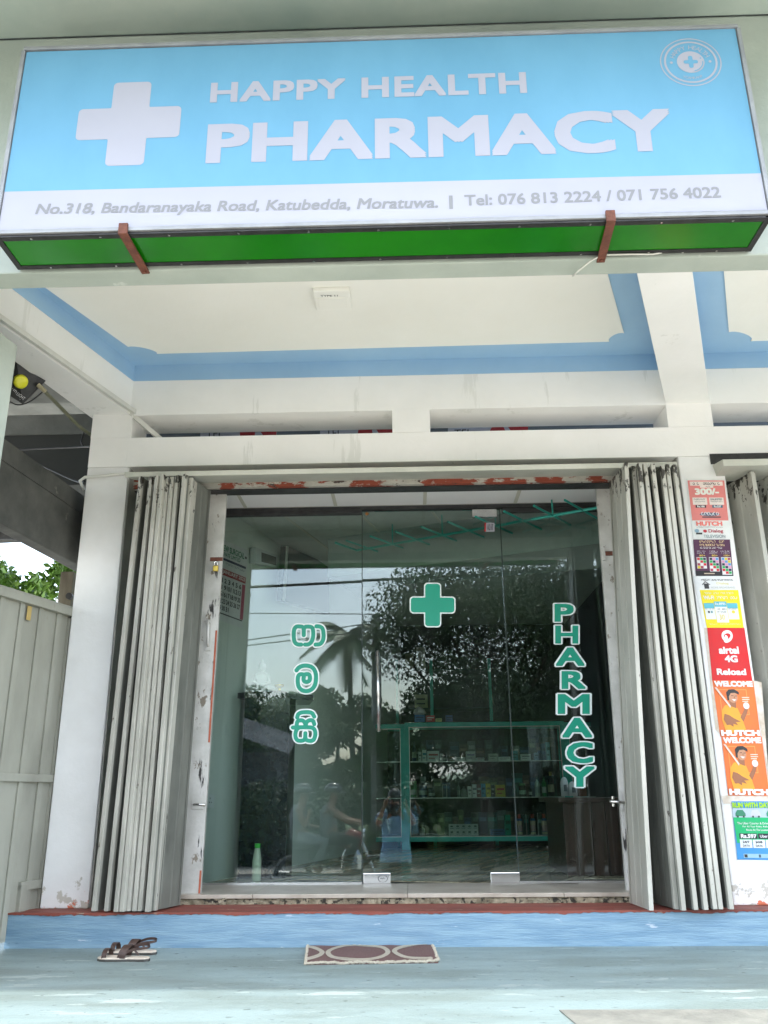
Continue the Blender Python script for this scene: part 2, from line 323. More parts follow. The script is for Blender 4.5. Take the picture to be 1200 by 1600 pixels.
# ================================================================ SETTING
YW = pZ(65, 1420, .1665)[1]            # front plane of the shop's pillars
ZST = .1665                             # top of the blue step
YSTEP = pZ(600, 1480, 0)[1]; YSILL = pZ(600, 1412, ZST)[1]; ZSILL = pY(600, 1396, YSILL)[2]; YG = pZ(600, 1381, ZSILL)[1]
def P(u, v): return pY(u, v, YW)
ZCEIL = P(600, 563)[2]; ZBLUE = P(600, 587)[2]; ZUB = P(613, 641)[2]; ZLT = P(613, 676)[2]; ZLB = P(600, 722)[2]; ZBEAM = P(1080, 630)[2]
XPL0, XPL1 = P(100, 1000)[0]-.0, P(1, 1)[0]
XPL0 = P(145, 655)[0]; XPL1 = P(207, 655)[0]; XPR0 = P(1060, 722)[0]; XPR1 = P(1130, 720)[0]
YF = 3.22; ZFB = pY(600, 413, YF)[2]; ZFT = pY(600, 43, YF)[2]; GND = -.75
struct(B(-150, 150, -160, 60, GND-.5, GND).build('ground', 'ground'))
struct(B(-60, 60, -7.6, -2.0, GND, GND+.004).build('road', 'asphalt'))
struct(B(-2.4, 8, 3.25, YSTEP+.4, -.7, 0).build('veranda_floor', 'floor'))
struct(B(-3.4, -2.4, 3.25, YSTEP+2, -.7, -.004).build('side_passage_floor', 'floor'))
a, b2, c = pZ(874, 1580, 0), pZ(908, 1606, 0), pZ(1260, 1579, 0)
struct(MB().prism([(a[0], a[1], .001), (c[0]+.3, c[1], .001), (c[0]+.3, b2[1]-.05, .001), (b2[0], b2[1]-.05, .001)], (0, 0, .004)).build('cement_patch', 'cement'))
# ---- the shop building
bld = thing('shop_building', 'white two bay shop front with pale blue veranda ceiling border and grey green canopy', 'building', (0, YW, 0))
B(-2.0 if False else P(40, 1428)[0]-.02, 8, YSTEP, YW+.05, -.02, ZST-.006).build('step', 'step_blue', bld, bev=.006)
# red painted top, broken front edge
m = MB(); xs = np.linspace(P(40, 1428)[0]-.02, 6, 600); top = []
for i, x in enumerate(xs): top.append((x, YSTEP-.003-.0, 0))
fr = [(x, YSTEP-.004, ZST-.007-abs(rng.normal(0, .003))-.008*max(0, math.sin(x*5.3)*math.sin(x*13.1+1))) for x in xs]
m.add([(x, YSTEP-.004, ZST) for x in xs]+fr, [(i, i+1, 600+i+1, 600+i) for i in range(599)])
m.add([(x, YSTEP-.004, ZST) for x in xs]+[(x, YSILL+.1, ZST) for x in xs], [(i, i+1, 600+i+1, 600+i) for i in range(599)])
m.build('step_top', 'red', bld)
# pillars
def pillar(x0, x1): return B(x0, x1, YW, YW+.34, ZST, ZLB).build('pillar', 'pillar', bld, bev=.008)
pillar(XPL0, XPL1+.004); pillar(XPR0, XPR1)
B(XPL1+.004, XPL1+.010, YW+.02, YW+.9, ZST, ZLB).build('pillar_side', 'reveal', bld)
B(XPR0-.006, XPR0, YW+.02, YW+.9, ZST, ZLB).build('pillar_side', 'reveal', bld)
B(XPL0, XPL1+.004, YW+.34, YG+.02, ZST, ZLB).build('side_wall', 'wall', bld)
B(XPR0, XPR1, YW+.34, YG+.02, ZST, ZLB).build('side_wall', 'wall', bld)
B(XPL0, 6, YW-.001, YW+.30, ZLB, ZLT).build('band_beam', 'wall', bld, bev=.004)
B(XPL0, XPL1, YW-.002, YW+.3, ZLT, ZBEAM).build('beam_post', 'wall', bld)
B(XPR0-.035, XPR1-.03, YW-.002, YW+.3, ZLT, ZBEAM).build('beam_post', 'wall', bld)
xa, xb = P(613, 660)[0], P(672, 660)[0]
B(xa, xb, YW-.002, YW+.28, ZLT, ZUB+.006).build('beam_post', 'wall', bld)
B(XPL0, 6, YW, YW+.3, ZUB, ZBLUE).build('upper_beam', 'wall', bld, bev=.003)
B(XPL0, 6, YW-.0015, YW+.3, ZBLUE, ZCEIL+.05).build('blue_band', 'blue', bld)
B(-4, 6, YF+.06, YW+.3, ZCEIL+.05, ZCEIL+.2).build('ceiling_slab', 'concrete2', bld)
B(XPL1-.3, 6, YF+.12, YW, ZCEIL, ZCEIL+.05).build('ceiling_border', 'blue', bld)
# white ceiling fields with notched round corners
def field(pts, name):
    MB().prism([(x, y, ZCEIL-.008) for x, y in pts], (0, 0, .006)).build(name, 'ceiling', bld)
def zc(u, v): q = pZ(u, v, ZCEIL-.008); return (q[0], q[1])
def corner(c, e0, e1, n=10):          # concave-out scallop from e0 to e1 bulging toward the field
    a = np.array(e0); b = np.array(e1); c = np.array(c); out = []
    for t in np.linspace(0, 1, n):
        p = a*(1-t)+b*t; d = c-p; out.append(tuple(p-d*.55*math.sin(math.pi*t)))
    return out
bl, br_ = zc(210, 553), zc(985, 533)
l0 = np.array(zc(200, 542)); l1 = np.array(zc(245, 553)); r0 = np.array(zc(952, 534)); r1 = np.array(zc(975, 521))
lt = l0+(l0-np.array(zc(60, 442)))*0; dl = np.array(zc(60, 442))-l0; dl /= np.linalg.norm(dl); dr = np.array(zc(950, 430))-r1; dr /= np.linalg.norm(dr)
ytop = YF+.12
P0 = l0+dl*((ytop-l0[1])/dl[1]); P3 = r1+dr*((ytop-r1[1])/dr[1])
field([tuple(P0), tuple(l0)]+corner(l0*.5+l1*.5+np.array([-.06, .04]), l0, l1)[1:-1]+[tuple(l1), tuple(r0)]+corner(r0*.5+r1*.5+np.array([.05, .05]), r0, r1)[1:-1]+[tuple(r1), tuple(P3)], 'ceiling_field')
q0 = np.array(zc(1139, 519)); q1 = np.array(zc(1173, 533)); dq = np.array(zc(1131, 424))-q0; dq /= np.linalg.norm(dq)
field([tuple(q0+dq*((ytop-q0[1])/dq[1])), tuple(q0)]+corner(q0*.5+q1*.5+np.array([-.05, .05]), q0, q1)[1:-1]+[tuple(q1), (5.5, q1[1]), (5.5, ytop)], 'ceiling_field')
# oblique side beams
def zb(u, v): q = pZ(u, v, ZBEAM); return np.array([q[0], q[1]])
def sidebeam(i0, i1, o0, o1):
    def at(p, q, y): return p+(q-p)*((y-p[1])/(q[1]-p[1]))
    A, Bq, Cq, D = at(i0, i1, YW+.05), at(i0, i1, YF+.1), at(o0, o1, YF+.1), at(o0, o1, YW+.05)
    MB().prism([(*A, ZBEAM), (*Bq, ZBEAM), (*Cq, ZBEAM), (*D, ZBEAM)], (0, 0, ZBLUE-ZBEAM)).build('side_beam', 'wall', bld, bev=.004)
    e = .002
    MB().prism([(*A, ZBLUE), (*Bq, ZBLUE), (*Cq, ZBLUE), (*D, ZBLUE)], (0, 0, ZCEIL-ZBLUE)).build('blue_band', 'blue', bld)
    return A, Bq, Cq, D
LB = sidebeam(zb(207, 650), zb(0, 506), zb(68, 598), zb(144, 654))
RB = sidebeam(zb(1036, 612), zb(995, 427), zb(1082, 424), zb(1107, 612))
# conduit along the inner edge of the beam nearest the side passage
pA = (*(LB[0]+np.array([.018, -.02])), ZBEAM+.02); pB = (*(LB[1]+np.array([.018, 0])), ZBEAM+.02)
MB().bar(pA, pB, .024, .03).build('cable_casing', 'pvc', bld, bev=.003)
s0 = P(196, 638); s1 = P(250, 683)
MB().bar((s0[0]-.03, YW-.012, s0[2]+.02), (s1[0], YW+.06, s1[2]+.0), .022, .03).build('cable_casing', 'pvc', bld, bev=.003)
# fascia, canopy, end wall
B(-6, 6, YF, YF+.12, ZFB, ZFT).build('fascia', 'fascia', bld, bev=.008)
B(-6, 6, 1.6, YF-.0, ZFT+.002, ZFT+.18).build('canopy', 'canopy', bld, bev=.01)  # front part out of view is drawn out further to shade the sign
B(-6, 6, YF, YF+.12, ZFT+.182, ZFT+.5).build('parapet_wall', 'fascia', bld)
B(-6, 2.4, YF+.12, YW+4.5, ZFT+.1, ZFT+.3).build('roof_slab', 'concrete2', bld)
zc_ = pY(28, 540, 3.75)[2]
fx = pY(28, 540, 3.75)[0]
MB().prism([(fx, 3.75, -.7), (fx-.09, 3.36, -.7), (fx-.5, 3.36, -.7), (fx-.5, 3.75, -.7)], (0, 0, zc_+.7)).build('end_wall', 'fascia', bld, bev=.006)
# header hood over the gates, with peeling underside track
hz = pY(600, 730, YW-.17)[2]; hz0 = pY(600, 738, YW-.17)[2]
hzb = pY(600, 750, YW+.1)[2]; hx0 = pY(195, 735, YW-.17)[0]; hx1 = pY(1057, 715, YW-.17)[0]
MB().hexa([(hx0, YW-.17, hz0), (hx1, YW-.17, hz0+.0), (hx1-.02, YW+.1, hzb), (hx0+.1, YW+.1, hzb), (hx0, YW-.17, hz), (hx1, YW-.17, hz), (hx1, YW-.003, hz+.05), (hx0, YW-.003, hz+.03)]).build('header', 'hood', bld, bev=.004)
B(XPL1+.01, XPR0-.006, YW+.1, YW+.22, pY(600, 757, YW+.1)[2], hzb+.03).build('header_track', 'rustline', bld, bev=.004)
B(XPL1+.01, XPR0-.006, YW+.135, YW+.24, pY(600, 756, YW+.1)[2]-.010, pY(600, 756, YW+.1)[2]-.002).build('track_rail', 'black', bld)
zsf = pY(600, 789, YG-.022)[2]
B(XPL1+.01, XPR0-.006, YW+.242, YG+.06, zsf, ZLB+.25).build('soffit', 'iceil', bld)
for u_, v_ in ((384, 788), (524.6, 789), (663.5, 788), (805, 787)):       # joints of the soffit sheets
    x_ = pY(u_, v_, YG-.022)[0]; B(x_-.012, x_+.012, YW+.243, YG-.022, zsf-.004, zsf).build('soffit_joint', 'rib', bld)
hx2 = pY(1128, 712, YW-.17)[0]
MB().hexa([(hx2, YW-.17, hz0), (6, YW-.17, hz0), (6, YW+.1, hz0), (hx2+.02, YW+.1, hz0), (hx2, YW-.17, hz+.01), (6, YW-.17, hz+.01), (6, YW-.003, hz+.06), (hx2, YW-.003, hz+.04)]).build('header', 'hood', bld, bev=.004)
B(hx2-.01, 6, YW-.006, YW-.002, hz+.045, ZLB+.012).build('header_gap', 'black', bld)
MB().tube([(XPL0-.03, YW+.05, P(130, 760)[2]), (XPL0-.035, YW-.01, P(130, 752)[2]), (XPL0-.005, YW-.015, P(135, 747)[2]), (XPL1+.0, YW-.014, P(205, 741)[2])], .010).build('conduit', 'pvc', bld, smooth=True)
# ---- sill and threshold of the doorway
SX0, SX1 = XPL1+.01, XPR0-.006
B(SX0, SX1, YSILL, YG+.1, ZST-.0, ZSILL-.022).build('sill_base', 'rock', bld)
m = MB(); n_ = 160; xs = np.linspace(SX0, SX1, n_)
for i in range(n_-1):                 # crumbling mortar lip
    h = .016+.010*math.sin(i*.37)*math.sin(i*.11+1)+abs(rng.normal(0, .005))
    m.box(xs[i], xs[i+1], YSILL-.006-abs(rng.normal(0, .006)), YSILL+.01, ZST, ZST+max(.004, h))
m.build('broken_mortar', 'rock', bld, kind='stuff')
for i in range(4):
    w = (SX1-SX0)/4
    B(SX0+w*i+.001, SX0+w*(i+1)-.001, YSILL-.012, YG+.03, ZSILL-.022, ZSILL).build('sill_slab', 'marble', bld, bev=.003)
# ---- interior shell
G = np.array([.30, 1.0])                                       # the party walls run at this slant
ZI = 2.72
w0 = pZ(367, 805, ZI); w1 = pZ(443, 852, ZI)
YB = 10.4
gl = (w1-w0)[:2]; gl = np.array([.27, 1.0])
def lwx(y): return w0[0]+gl[0]*(y-w0[1])
struct(B(-2.3, 4.6, YG-.0, YB, ZSILL-.05, ZSILL-.006).build('shop_floor_base', 'grout'))
fl = bpy.data.objects['shop_floor_base']
tl = .45; gd = np.array([gl[0], 1.0]); gd /= np.linalg.norm(gd); gp = np.array([gd[1], -gd[0]])
tm = None
orig = np.array([-1.3, YG+.05]); cnt = 0
for i in range(-6, 14):
    for j in range(-6, 14):
        cc = orig+gp*(i+.5)*tl+gd*(j+.5)*tl
        if cc[0] < -1.9 or cc[0] > 3.0 or cc[1] < YG+.16 or cc[1] > YB: continue
        if tm is None:
            h = tl/2-.002; mbm = MB().prism([(*(gp*a*h+gd*b*h), 0) for a, b in ((-1, -1), (1, -1), (1, 1), (-1, 1))], (0, 0, .006)); o = mbm.build('floor_tile', 'tile'); tm = o.data
        else: o = bpy.data.objects.new('floor_tile', tm); COL.objects.link(o)
        o.parent = fl; o.location = (cc[0], cc[1], ZSILL-.006); cnt += 1
MB().hexa([(lwx(YG)-.1, YG, ZSILL-.05), (lwx(YG), YG, ZSILL-.05), (lwx(YB), YB, ZSILL-.05), (lwx(YB)-.1, YB, ZSILL-.05), (lwx(YG)-.1, YG, ZI), (lwx(YG), YG, ZI), (lwx(YB), YB, ZI), (lwx(YB)-.1, YB, ZI)]).build('shop_wall', 'iwall', bld)
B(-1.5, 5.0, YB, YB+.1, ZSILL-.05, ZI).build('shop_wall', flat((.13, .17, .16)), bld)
B(1.9, 2.0, YG, YG+.06, ZSILL-.05, ZI).build('shop_wall', 'iwall', bld); B(1.9, 2.0, YG+1.3, YB, ZSILL-.05, ZI).build('shop_wall', 'idark', bld); B(1.9, 2.0, YG+.06, YG+1.3, ZSILL-.05, ZSILL+.9).build('shop_wall', 'idark', bld)  # opening left in this unseen side wall, added to let daylight into the shop
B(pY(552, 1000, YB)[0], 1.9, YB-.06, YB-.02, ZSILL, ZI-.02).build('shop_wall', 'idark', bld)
B(-1.6, 2.0, YG-.02, YB, ZI, ZI+.05).build('shop_ceiling', flat((.55, .60, .56)), bld)
for px in (423, 549, 668, 810):                                  # joints of the ceiling sheets
    a = pZ(px, 790, ZI); MB().bar((a[0]-.28*gl[0], a[1]-.28, ZI-.003), (a[0]+gl[0]*1.9, a[1]+1.9, ZI-.003), .02, .006).build('ceiling_joint', 'rib', bld)
a = pZ(513, 842, ZI); b2 = pZ(925, 786, ZI)
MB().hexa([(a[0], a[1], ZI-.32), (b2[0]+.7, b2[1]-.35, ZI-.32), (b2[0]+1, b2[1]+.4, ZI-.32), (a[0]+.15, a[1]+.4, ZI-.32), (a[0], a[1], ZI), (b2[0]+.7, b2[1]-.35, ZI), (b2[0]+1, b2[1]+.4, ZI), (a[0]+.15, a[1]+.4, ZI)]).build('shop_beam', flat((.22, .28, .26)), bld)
# banners lying in the slot above the band beam
for k, (u0, u1) in enumerate(((313, 432), (500, 614), (700, 825))):
    yb = YW+.44; q = Quad(pY(u0, 655, yb), pY(u1, 652, yb), pY(u1, 700, yb), pY(u0, 703, yb))
    bn = thing('banner', ['white banner with red print in the slot above the sandals side gate', 'white banner with red letters lying in the slot beside the short post', 'white banner with red letters in the slot nearest the postered pillar'][k], 'banner', q.at(.5, 1), 'banners stored in the slot above the gates')
    MB().prism([q.at(0, 0), q.at(1, 0), q.at(1, 1), q.at(0, 1)], (0, .01, 0)).build('sheet', 'swhite', bn)
    q.disc(.62, .5, .10, .28, 'red_print', flat((.35, .01, .015)), bn, .002, n=20)
    q.poly([(.75, .12), (1, .12), (1, .8), (.88, .8), (.75, .3)], 'red_print', flat((.35, .01, .015)), bn, .002)
    text(q, 'TEL', (.08, .35, .3, .6), 'black', bn, bold=.0)
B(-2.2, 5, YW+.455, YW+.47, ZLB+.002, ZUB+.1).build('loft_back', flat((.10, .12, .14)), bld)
# ================================================================ LIGHT BOX SIGN
YS = 2.98
zsb = pY(600, 352, YS)[2]; zst = pY(600, 60, YS)[2]; xs0 = pY(0, 358, YS)[0]-.018; xs1 = pY(1190, 300, YS)[0]+.022
sg = thing('shop_sign', 'large pale blue HAPPY HEALTH PHARMACY box sign with white cross and green underside', 'sign', ((xs0+xs1)/2, YS+.1, zsb))
sk = .0
B(xs0, xs1, YS+.004, YF-.012, zsb+.004, zst).build('cabinet', 'metal', sg)
SQ = Quad((xs0+.012, YS, zst-.014), (xs1-.012, YS, zst-.010), (xs1-.012, YS, zsb+.026), (xs0+.012, YS, zsb+.022))
def sp(u, v):                                    # photo point on the sign -> (s, t)
    p = pY(u, v, YS); s_ = (p[0]-xs0-.012)/(xs1-xs0-.024); zt = zst-.014+.004*s_; zb_ = zsb+.022+.004*s_; return s_, (zt-p[2])/(zt-zb_)
tsplit = (sp(0, 300)[1]+sp(1190, 271)[1])/2
sl = sp(0, 300)[1]; sr_ = sp(1190, 271)[1]
SQ.poly([(0, 0), (1, 0), (1, sr_), (0, sl)], 'blue_face', 'sblue', sg, .001)
SQ.poly([(0, sl), (1, sr_), (1, 1), (0, 1)], 'white_strip', 'swhite', sg, .001)
for a, b2 in (((xs0, zst), (xs1, zst)), ((xs0, zsb+.01), (xs1, zsb+.01))): B(a[0], b2[0], YS-.010, YS+.01, a[1]-.009, a[1]+.009).build('trim', 'metal', sg, bev=.002)
for x in (xs0, xs1): B(x-.008, x+.009, YS-.009, YS+.009, zsb+.022, zst-.012).build('trim', 'metal', sg, bev=.002)
B(xs0+.02, xs1-.02, YS+.025, YF-.03, zsb-.006, zsb+.002).build('underside', 'green', sg)
B(xs0+.0, xs1-.0, YS+.0, YS+.028, zsb-.010, zsb-.002).build('edge_strip', 'black', sg); B(xs0, xs1, YF-.035, YF-.010, zsb-.010, zsb+.006).build('edge_strip', 'black', sg)
B(xs0-.002, xs0+.022, YS, YF-.01, zsb-.011, zsb+.0).build('edge_strip', 'black', sg); B(xs1-.022, xs1+.002, YS, YF-.01, zsb-.011, zsb+.0).build('edge_strip', 'black', sg)
m = MB()
for x in np.linspace(xs0+.15, xs1-.15, 11):
    for y in (YS+.014, YF-.022): m.lathe((x, y, zsb-.013), [(.005, 0), (.004, .004)], 8)
m.build('screws', 'steel', sg, kind='stuff')
def line_text(st, lb, lt_, rb, rt, bold=.03, mat='swhite', shear=0, name='lettering', space=1, caps=True, xr='t'):
    s0, t0 = sp(*lb); _, t1 = sp(*lt_); s2, tb = sp(*rb); s3, tt = sp(*rt)
    s1 = max(s2, s3); q = Quad(SQ.at(s0, t1), SQ.at(s1, tt), SQ.at(s1, tb), SQ.at(s0, t0))
    text(q, st, (0, 0, 1, 1), mat, sg, name, .0022, bold, shear, space, caps)
line_text('HAPPY HEALTH', (328, 161), (330, 128), (818, 146), (821, 111), .034, space=1.08)
line_text('PHARMACY', (321, 256), (327, 191), (1020, 237), (1045, 166), .04, space=1.04)
line_text('No.318, Bandaranayaka Road, Katubedda, Moratuwa.', (55, 335), (57, 318), (684, 325), (684, 307), .024, 'sgrey', .18)
line_text('|', (702, 327), (702, 306), (707, 327), (707, 306), .0, 'sgrey', caps=False)
line_text('Tel: 076 813 2224 / 071 756 4022', (726, 322), (726, 304), (1124, 309), (1124, 291), .024, 'sgrey')
cc = [sp(121, 195), sp(282, 190), sp(210, 129), sp(193, 259)]
cx = (cc[0][0]+cc[1][0])/2; ct = (cc[2][1]+cc[3][1])/2
WS, HS = xs1-xs0-.024, zst-zsb-.036
hw = (cc[1][0]-cc[0][0])/2*WS; hh = (cc[3][1]-cc[2][1])/2*HS
polys(sdfshape(cross_sdf(0, 0, hw, hh, hw*.37, .02), -hw-.02, -hh-.02, hw+.02, hh+.02, 90), lambda x, y: SQ.at(cx+x/WS, ct+y/HS-.004*x, .0022), 'cross_emblem', 'swhite', sg)
# round emblem
lx, ly = sp(1079, 97.5); r_ = (sp(1127, 97)[0]-sp(1031, 98)[0])/2*WS
def LG(x, y, o=.0022): return SQ.at(lx+x/WS, ly+y/HS, o)
def ring(r0, r1, n=64):
    m = MB(); A = np.linspace(0, 2*math.pi, n, endpoint=False)
    m.add([LG(r0*math.cos(t), r0*math.sin(t)) for t in A]+[LG(r1*math.cos(t), r1*math.sin(t)) for t in A], [(i, (i+1) % n, n+(i+1) % n, n+i) for i in range(n)]); return m.build('emblem_ring', 'swhite', sg)
ring(r_, r_*.96); ring(r_*.87, r_*.805)
em = r_*.45
MB().add([LG(em*math.cos(t), em*math.sin(t)) for t in np.linspace(0, 2*math.pi, 48, endpoint=False)], [tuple(range(48))]).build('emblem_disc', 'swhite', sg)
polys(sdfshape(cross_sdf(0, 0, em*.52, em*.56, em*.16, em*.14), -em, -em, em, em, 40), lambda x, y: LG(x, y, .0034), 'emblem_cross', 'sblue', sg)
arc = [(em*.86*math.cos(t), em*.86*math.sin(t)) for t in np.linspace(0, 1.35, 12)]
polys(sdfshape(strokes_sdf([arc], em*.035), -em, -em, em, em, 60), lambda x, y: LG(x, y, .0034), 'emblem_arc', 'sblue', sg)
MB().add([LG(em*.74+em*.07*math.cos(t), -em*.32+em*.06*math.sin(t), .0034) for t in np.linspace(0, 6.28, 10, endpoint=False)], [tuple(range(10))]).build('emblem_dot', 'sblue', sg)
for sx_ in (-1, 1): MB().add([LG(sx_*r_*.63+r_*.05*math.cos(t), r_*.05*math.sin(t)) for t in np.linspace(0, 6.28, 14, endpoint=False)], [tuple(range(14))]).build('emblem_dot', 'swhite', sg)
def arctext(st, rad, a_mid, a_step, size, flip):
    m = MB(); n = len(st)
    for i, ch in enumerate(st):
        if ch == ' ': continue
        v, f = textverts(ch, .0); w = v[:, 0].max()+v[:, 0].min(); a = a_mid+(i-(n-1)/2)*a_step*(1 if not flip else -1)
        ca, sa = math.cos(a), math.sin(a); pts = []
        for p in v:
            x = (p[0]-w/2)*size; y = (p[1]-.36)*size
            if not flip: px_, py_ = rad*sa+x*ca+y*sa, -(rad*ca)+x*sa-y*ca
            else: px_, py_ = rad*math.sin(a)+x*ca-y*math.sin(a)*1, rad*math.cos(a)-x*math.sin(a)-y*math.cos(a)
            pts.append(LG(px_, py_))
        m.add(pts, f)
    return m.build('emblem_lettering', 'swhite', sg)
arctext('HAPPY HEALTH', r_*.62, 0, .205, r_*.24, False); arctext('PHARMACY', r_*.66, 0, .125, r_*.135, True)
# steel straps that hold the sign up
for k, (u, ut) in enumerate(((196, 225), (954, 942))):
    x0 = pY(u, 352, YS)[0]; x1 = pY(ut, 408, YF-.02)[0]
    st_ = thing('sign_strap', ['rusty brown steel strap under the sign below the address text', 'rusty brown steel strap under the sign where the loose cable starts'][k], 'bracket', (x0, YS, zsb), 'straps under the box sign')
    MB().bar((x0, YS-.018, zsb-.02), (x1, YF+.02, zsb-.024), .036, .010).build('strap', 'rust', st_, bev=.002)
    B(x0-.02, x0+.018, YS-.024, YS-.011, zsb-.024, zsb+.028).build('hook', 'rust', st_, bev=.002)
    MB().lathe((x1, YF-.0, zsb-.034), [(.008, 0), (.007, .008)], 8).build('bolt', 'rust', st_)
yq = YF-.006
cb = [pY(895, 430, YF+.1), pY(905, 421, YF+.02), pY(922, 407, YF-.01), pY(940, 397, YF-.02), pY(985, 396, YF-.02), pY(1020, 396, YF-.015), pY(1045, 391, YF-.012), pY(1068, 393, YF-.012)]
tag(MB().tube([(p[0], p[1]-.0, p[2]-.004) for p in cb], .004, 6).build('loose_cable', 'pvc', smooth=True), 'thin white cable hanging loose under the sign beside a strap', 'cable')
# ================================================================ GLASS FRONT
def gpt(u, v): return pY(u, v, YG)
zg0 = ZSILL+.012; zg1 = gpt(566, 797)[2]; GT = .010
xg0 = XPL1+.012; xga = gpt(566, 1100)[0]; xgb = (gpt(778, 795)[0]+gpt(814, 1380)[0])/2; xg1 = XPR0-.008
pane = thing('glass_panel', 'fixed shopfront pane with green and white Sinhala letters down its middle', 'glass panel', ((xg0+xga)/2, YG, zg0), 'glass panes of the shopfront')
B(xg0, xga-.004, YG, YG+GT, zg0, zg1-.01).build('pane', 'glass', pane)
B(xg0, xga-.0, YG-.012, YG+.03, ZSILL, zg0).build('floor_channel', 'steel', pane)
pane2 = thing('glass_panel', 'fixed shopfront pane with the English word PHARMACY running down it', 'glass panel', ((xgb+xg1)/2, YG, zg0), 'glass panes of the shopfront')
B(xgb+.004, xg1, YG, YG+GT, zg0, zg1-.01).build('pane', 'glass', pane2)
B(xgb, xg1, YG-.012, YG+.03, ZSILL, zg0).build('floor_channel', 'steel', pane2)
door = thing('glass_door', 'frameless glass door with green cross sticker and upright steel pull handle', 'door', (xga, YG, zg0))
ORG[door.name] = np.array([xga, YG, zg0])
B(xga+.002, xgb-.002, YG, YG+GT, zg0+.004, zg1-.012).build('pane', 'glass', door)
B(xga-.0035, xga+.0015, YG+.0005, YG+GT-.0005, zg0, zg1-.012).build('joint', flat((.02, .035, .03)), pane)
B(xgb-.0015, xgb+.0035, YG+.0005, YG+GT-.0005, zg0, zg1-.012).build('joint', flat((.02, .035, .03)), pane2)
tr = thing('door_header_rail', 'black aluminium rail along the top of the glass panes', 'rail', ((xg0+xg1)/2, YG, zg1))
B(xg0, xg1, YG-.02, YG+.035, zg1-.004, zg1+.022).build('rail', 'black', tr, bev=.002)
B(xg0, xga-.004, YG-.016, YG+.028, zg1-.03, zg1-.004).build('rail_channel', 'black', tr, bev=.002)
B(xgb+.02, xg1, YG-.016, YG+.028, zg1-.036, zg1-.006).build('rail_channel', 'black', tr, bev=.002)
B(xg0, xg1, YG-.021, YG-.0, zg1+.022, zg1+.026).build('rail_lip', 'alloy', tr)
def fit(u0, v0, u1, v1, name, par, mat='steel'):
    a = gpt(u0, v1); b2 = gpt(u1, v0); return B(a[0], b2[0], YG-.014, YG+GT+.014, a[2], b2[2]).build(name, mat, par, bev=.003)
fit(568, 1364, 610, 1381, 'patch_fitting', door, 'chrome'); fit(767, 1363, 812, 1380, 'patch_fitting', door, 'chrome'); fit(738, 795, 776, 808, 'patch_fitting', door)
q = Quad(gpt(568, 1364)-[0, .0145, 0], gpt(610, 1364)-[0, .0145, 0], gpt(610, 1381)-[0, .0145, 0], gpt(568, 1381)-[0, .0145, 0])
lm = [(.72+.17*math.cos(t), .5+.33*math.sin(t)) for t in np.linspace(0, 2*math.pi, 25)]
polys(sdfshape(strokes_sdf([lm, [(.62, .55), (.66, .42), (.70, .56), (.74, .42), (.80, .55)]], .012), .5, .1, .95, .9, 60), lambda x, y: q.at(x, y, .0006), 'maker_mark', flat((.08, .08, .08)), door)
hb0, hb1 = gpt(590, 1021), gpt(592, 1141)
MB().tube([(hb0[0], YG-.045, hb0[2]+.012), (hb1[0], YG-.045, hb1[2]-.012)], .011, 12).build('pull_handle', 'steel', door, smooth=True)
for h in (hb0, hb1): MB().tube([(h[0], YG-.045, h[2]), (h[0], YG+.002, h[2])], .008, 10).build('handle_mount', 'chrome', door, smooth=True)
door.rotation_euler = (0, 0, .0128)
# stickers
def gq(u0, v0, u1, v1, off=.002): return Quad(pY(u0, v0, YG-off), pY(u1, v0, YG-off), pY(u1, v1, YG-off), pY(u0, v1, YG-off))
def pxmap(off): return lambda x, y: pY(x, y, YG-off)
polys(sdfshape(cross_sdf(676, 945, 36, 35, 13.5, 6), 636, 906, 716, 984, 60), pxmap(.002), 'cross_border', 'sticker_w', door)
polys(sdfshape(cross_sdf(676, 945, 34, 33, 11.6, 4.5), 636, 906, 716, 984, 60), pxmap(.0034), 'cross_sticker', 'sticker_g', door)
q = gq(757, 816, 773, 830); q.rect(0, 0, 1, 1, 'paper_tag', 'swhite', door, .001); q.rect(0, 0, .16, 1, 'paper_tag_edge', flat((.5, .03, .02)), door, .002)
text(q, 'A12', (.3, .15, .55, .85), 'black', door, bold=.02); text(q, '6 R7', (.62, .15, .85, .85), 'black', door, bold=.02)
MB().prism([gpt(570, 803)-[0, .003, 0], gpt(573, 800)-[0, .003, 0], gpt(577, 803)-[0, .003, 0], gpt(573, 806)-[0, .003, 0]], (0, .002, 0)).build('corner_sticker', flat((.3, .13, .03)), door)
for ch, (u0, v0, u1, v1) in zip('PHARMACY', ((865, 942, 898, 973), (866, 976, 905, 1007), (867, 1010, 915, 1042), (876, 1047, 917, 1078), (870, 1083, 923, 1117), (877, 1120, 927, 1154), (884, 1158, 928, 1194), (881, 1196, 931, 1231))):
    q = gq(u0+1.5, v0+1.5, u1-1.5, v1-1.5)
    v, f = thick(ch, .035); hx_, hy_ = (v[:, 0].min(), v[:, 0].max()), (v[:, 1].min(), v[:, 1].max())
    vw, fw = thick(ch, .085); sxx = (u1-u0-3)/(hx_[1]-hx_[0]); syy = (v1-v0-3)/(hy_[1]-hy_[0])
    def mk(vv, off): return [pY(u0+1.5+(p[0]-hx_[0])*sxx, v1-1.5-(p[1]-hy_[0])*syy, YG-off-p[2]*.5) for p in vv]
    MB().add(mk(vw, .002), fw).build('letter_border', 'sticker_w', pane2); MB().add(mk(v, .0034), f).build('letter', 'sticker_g', pane2)
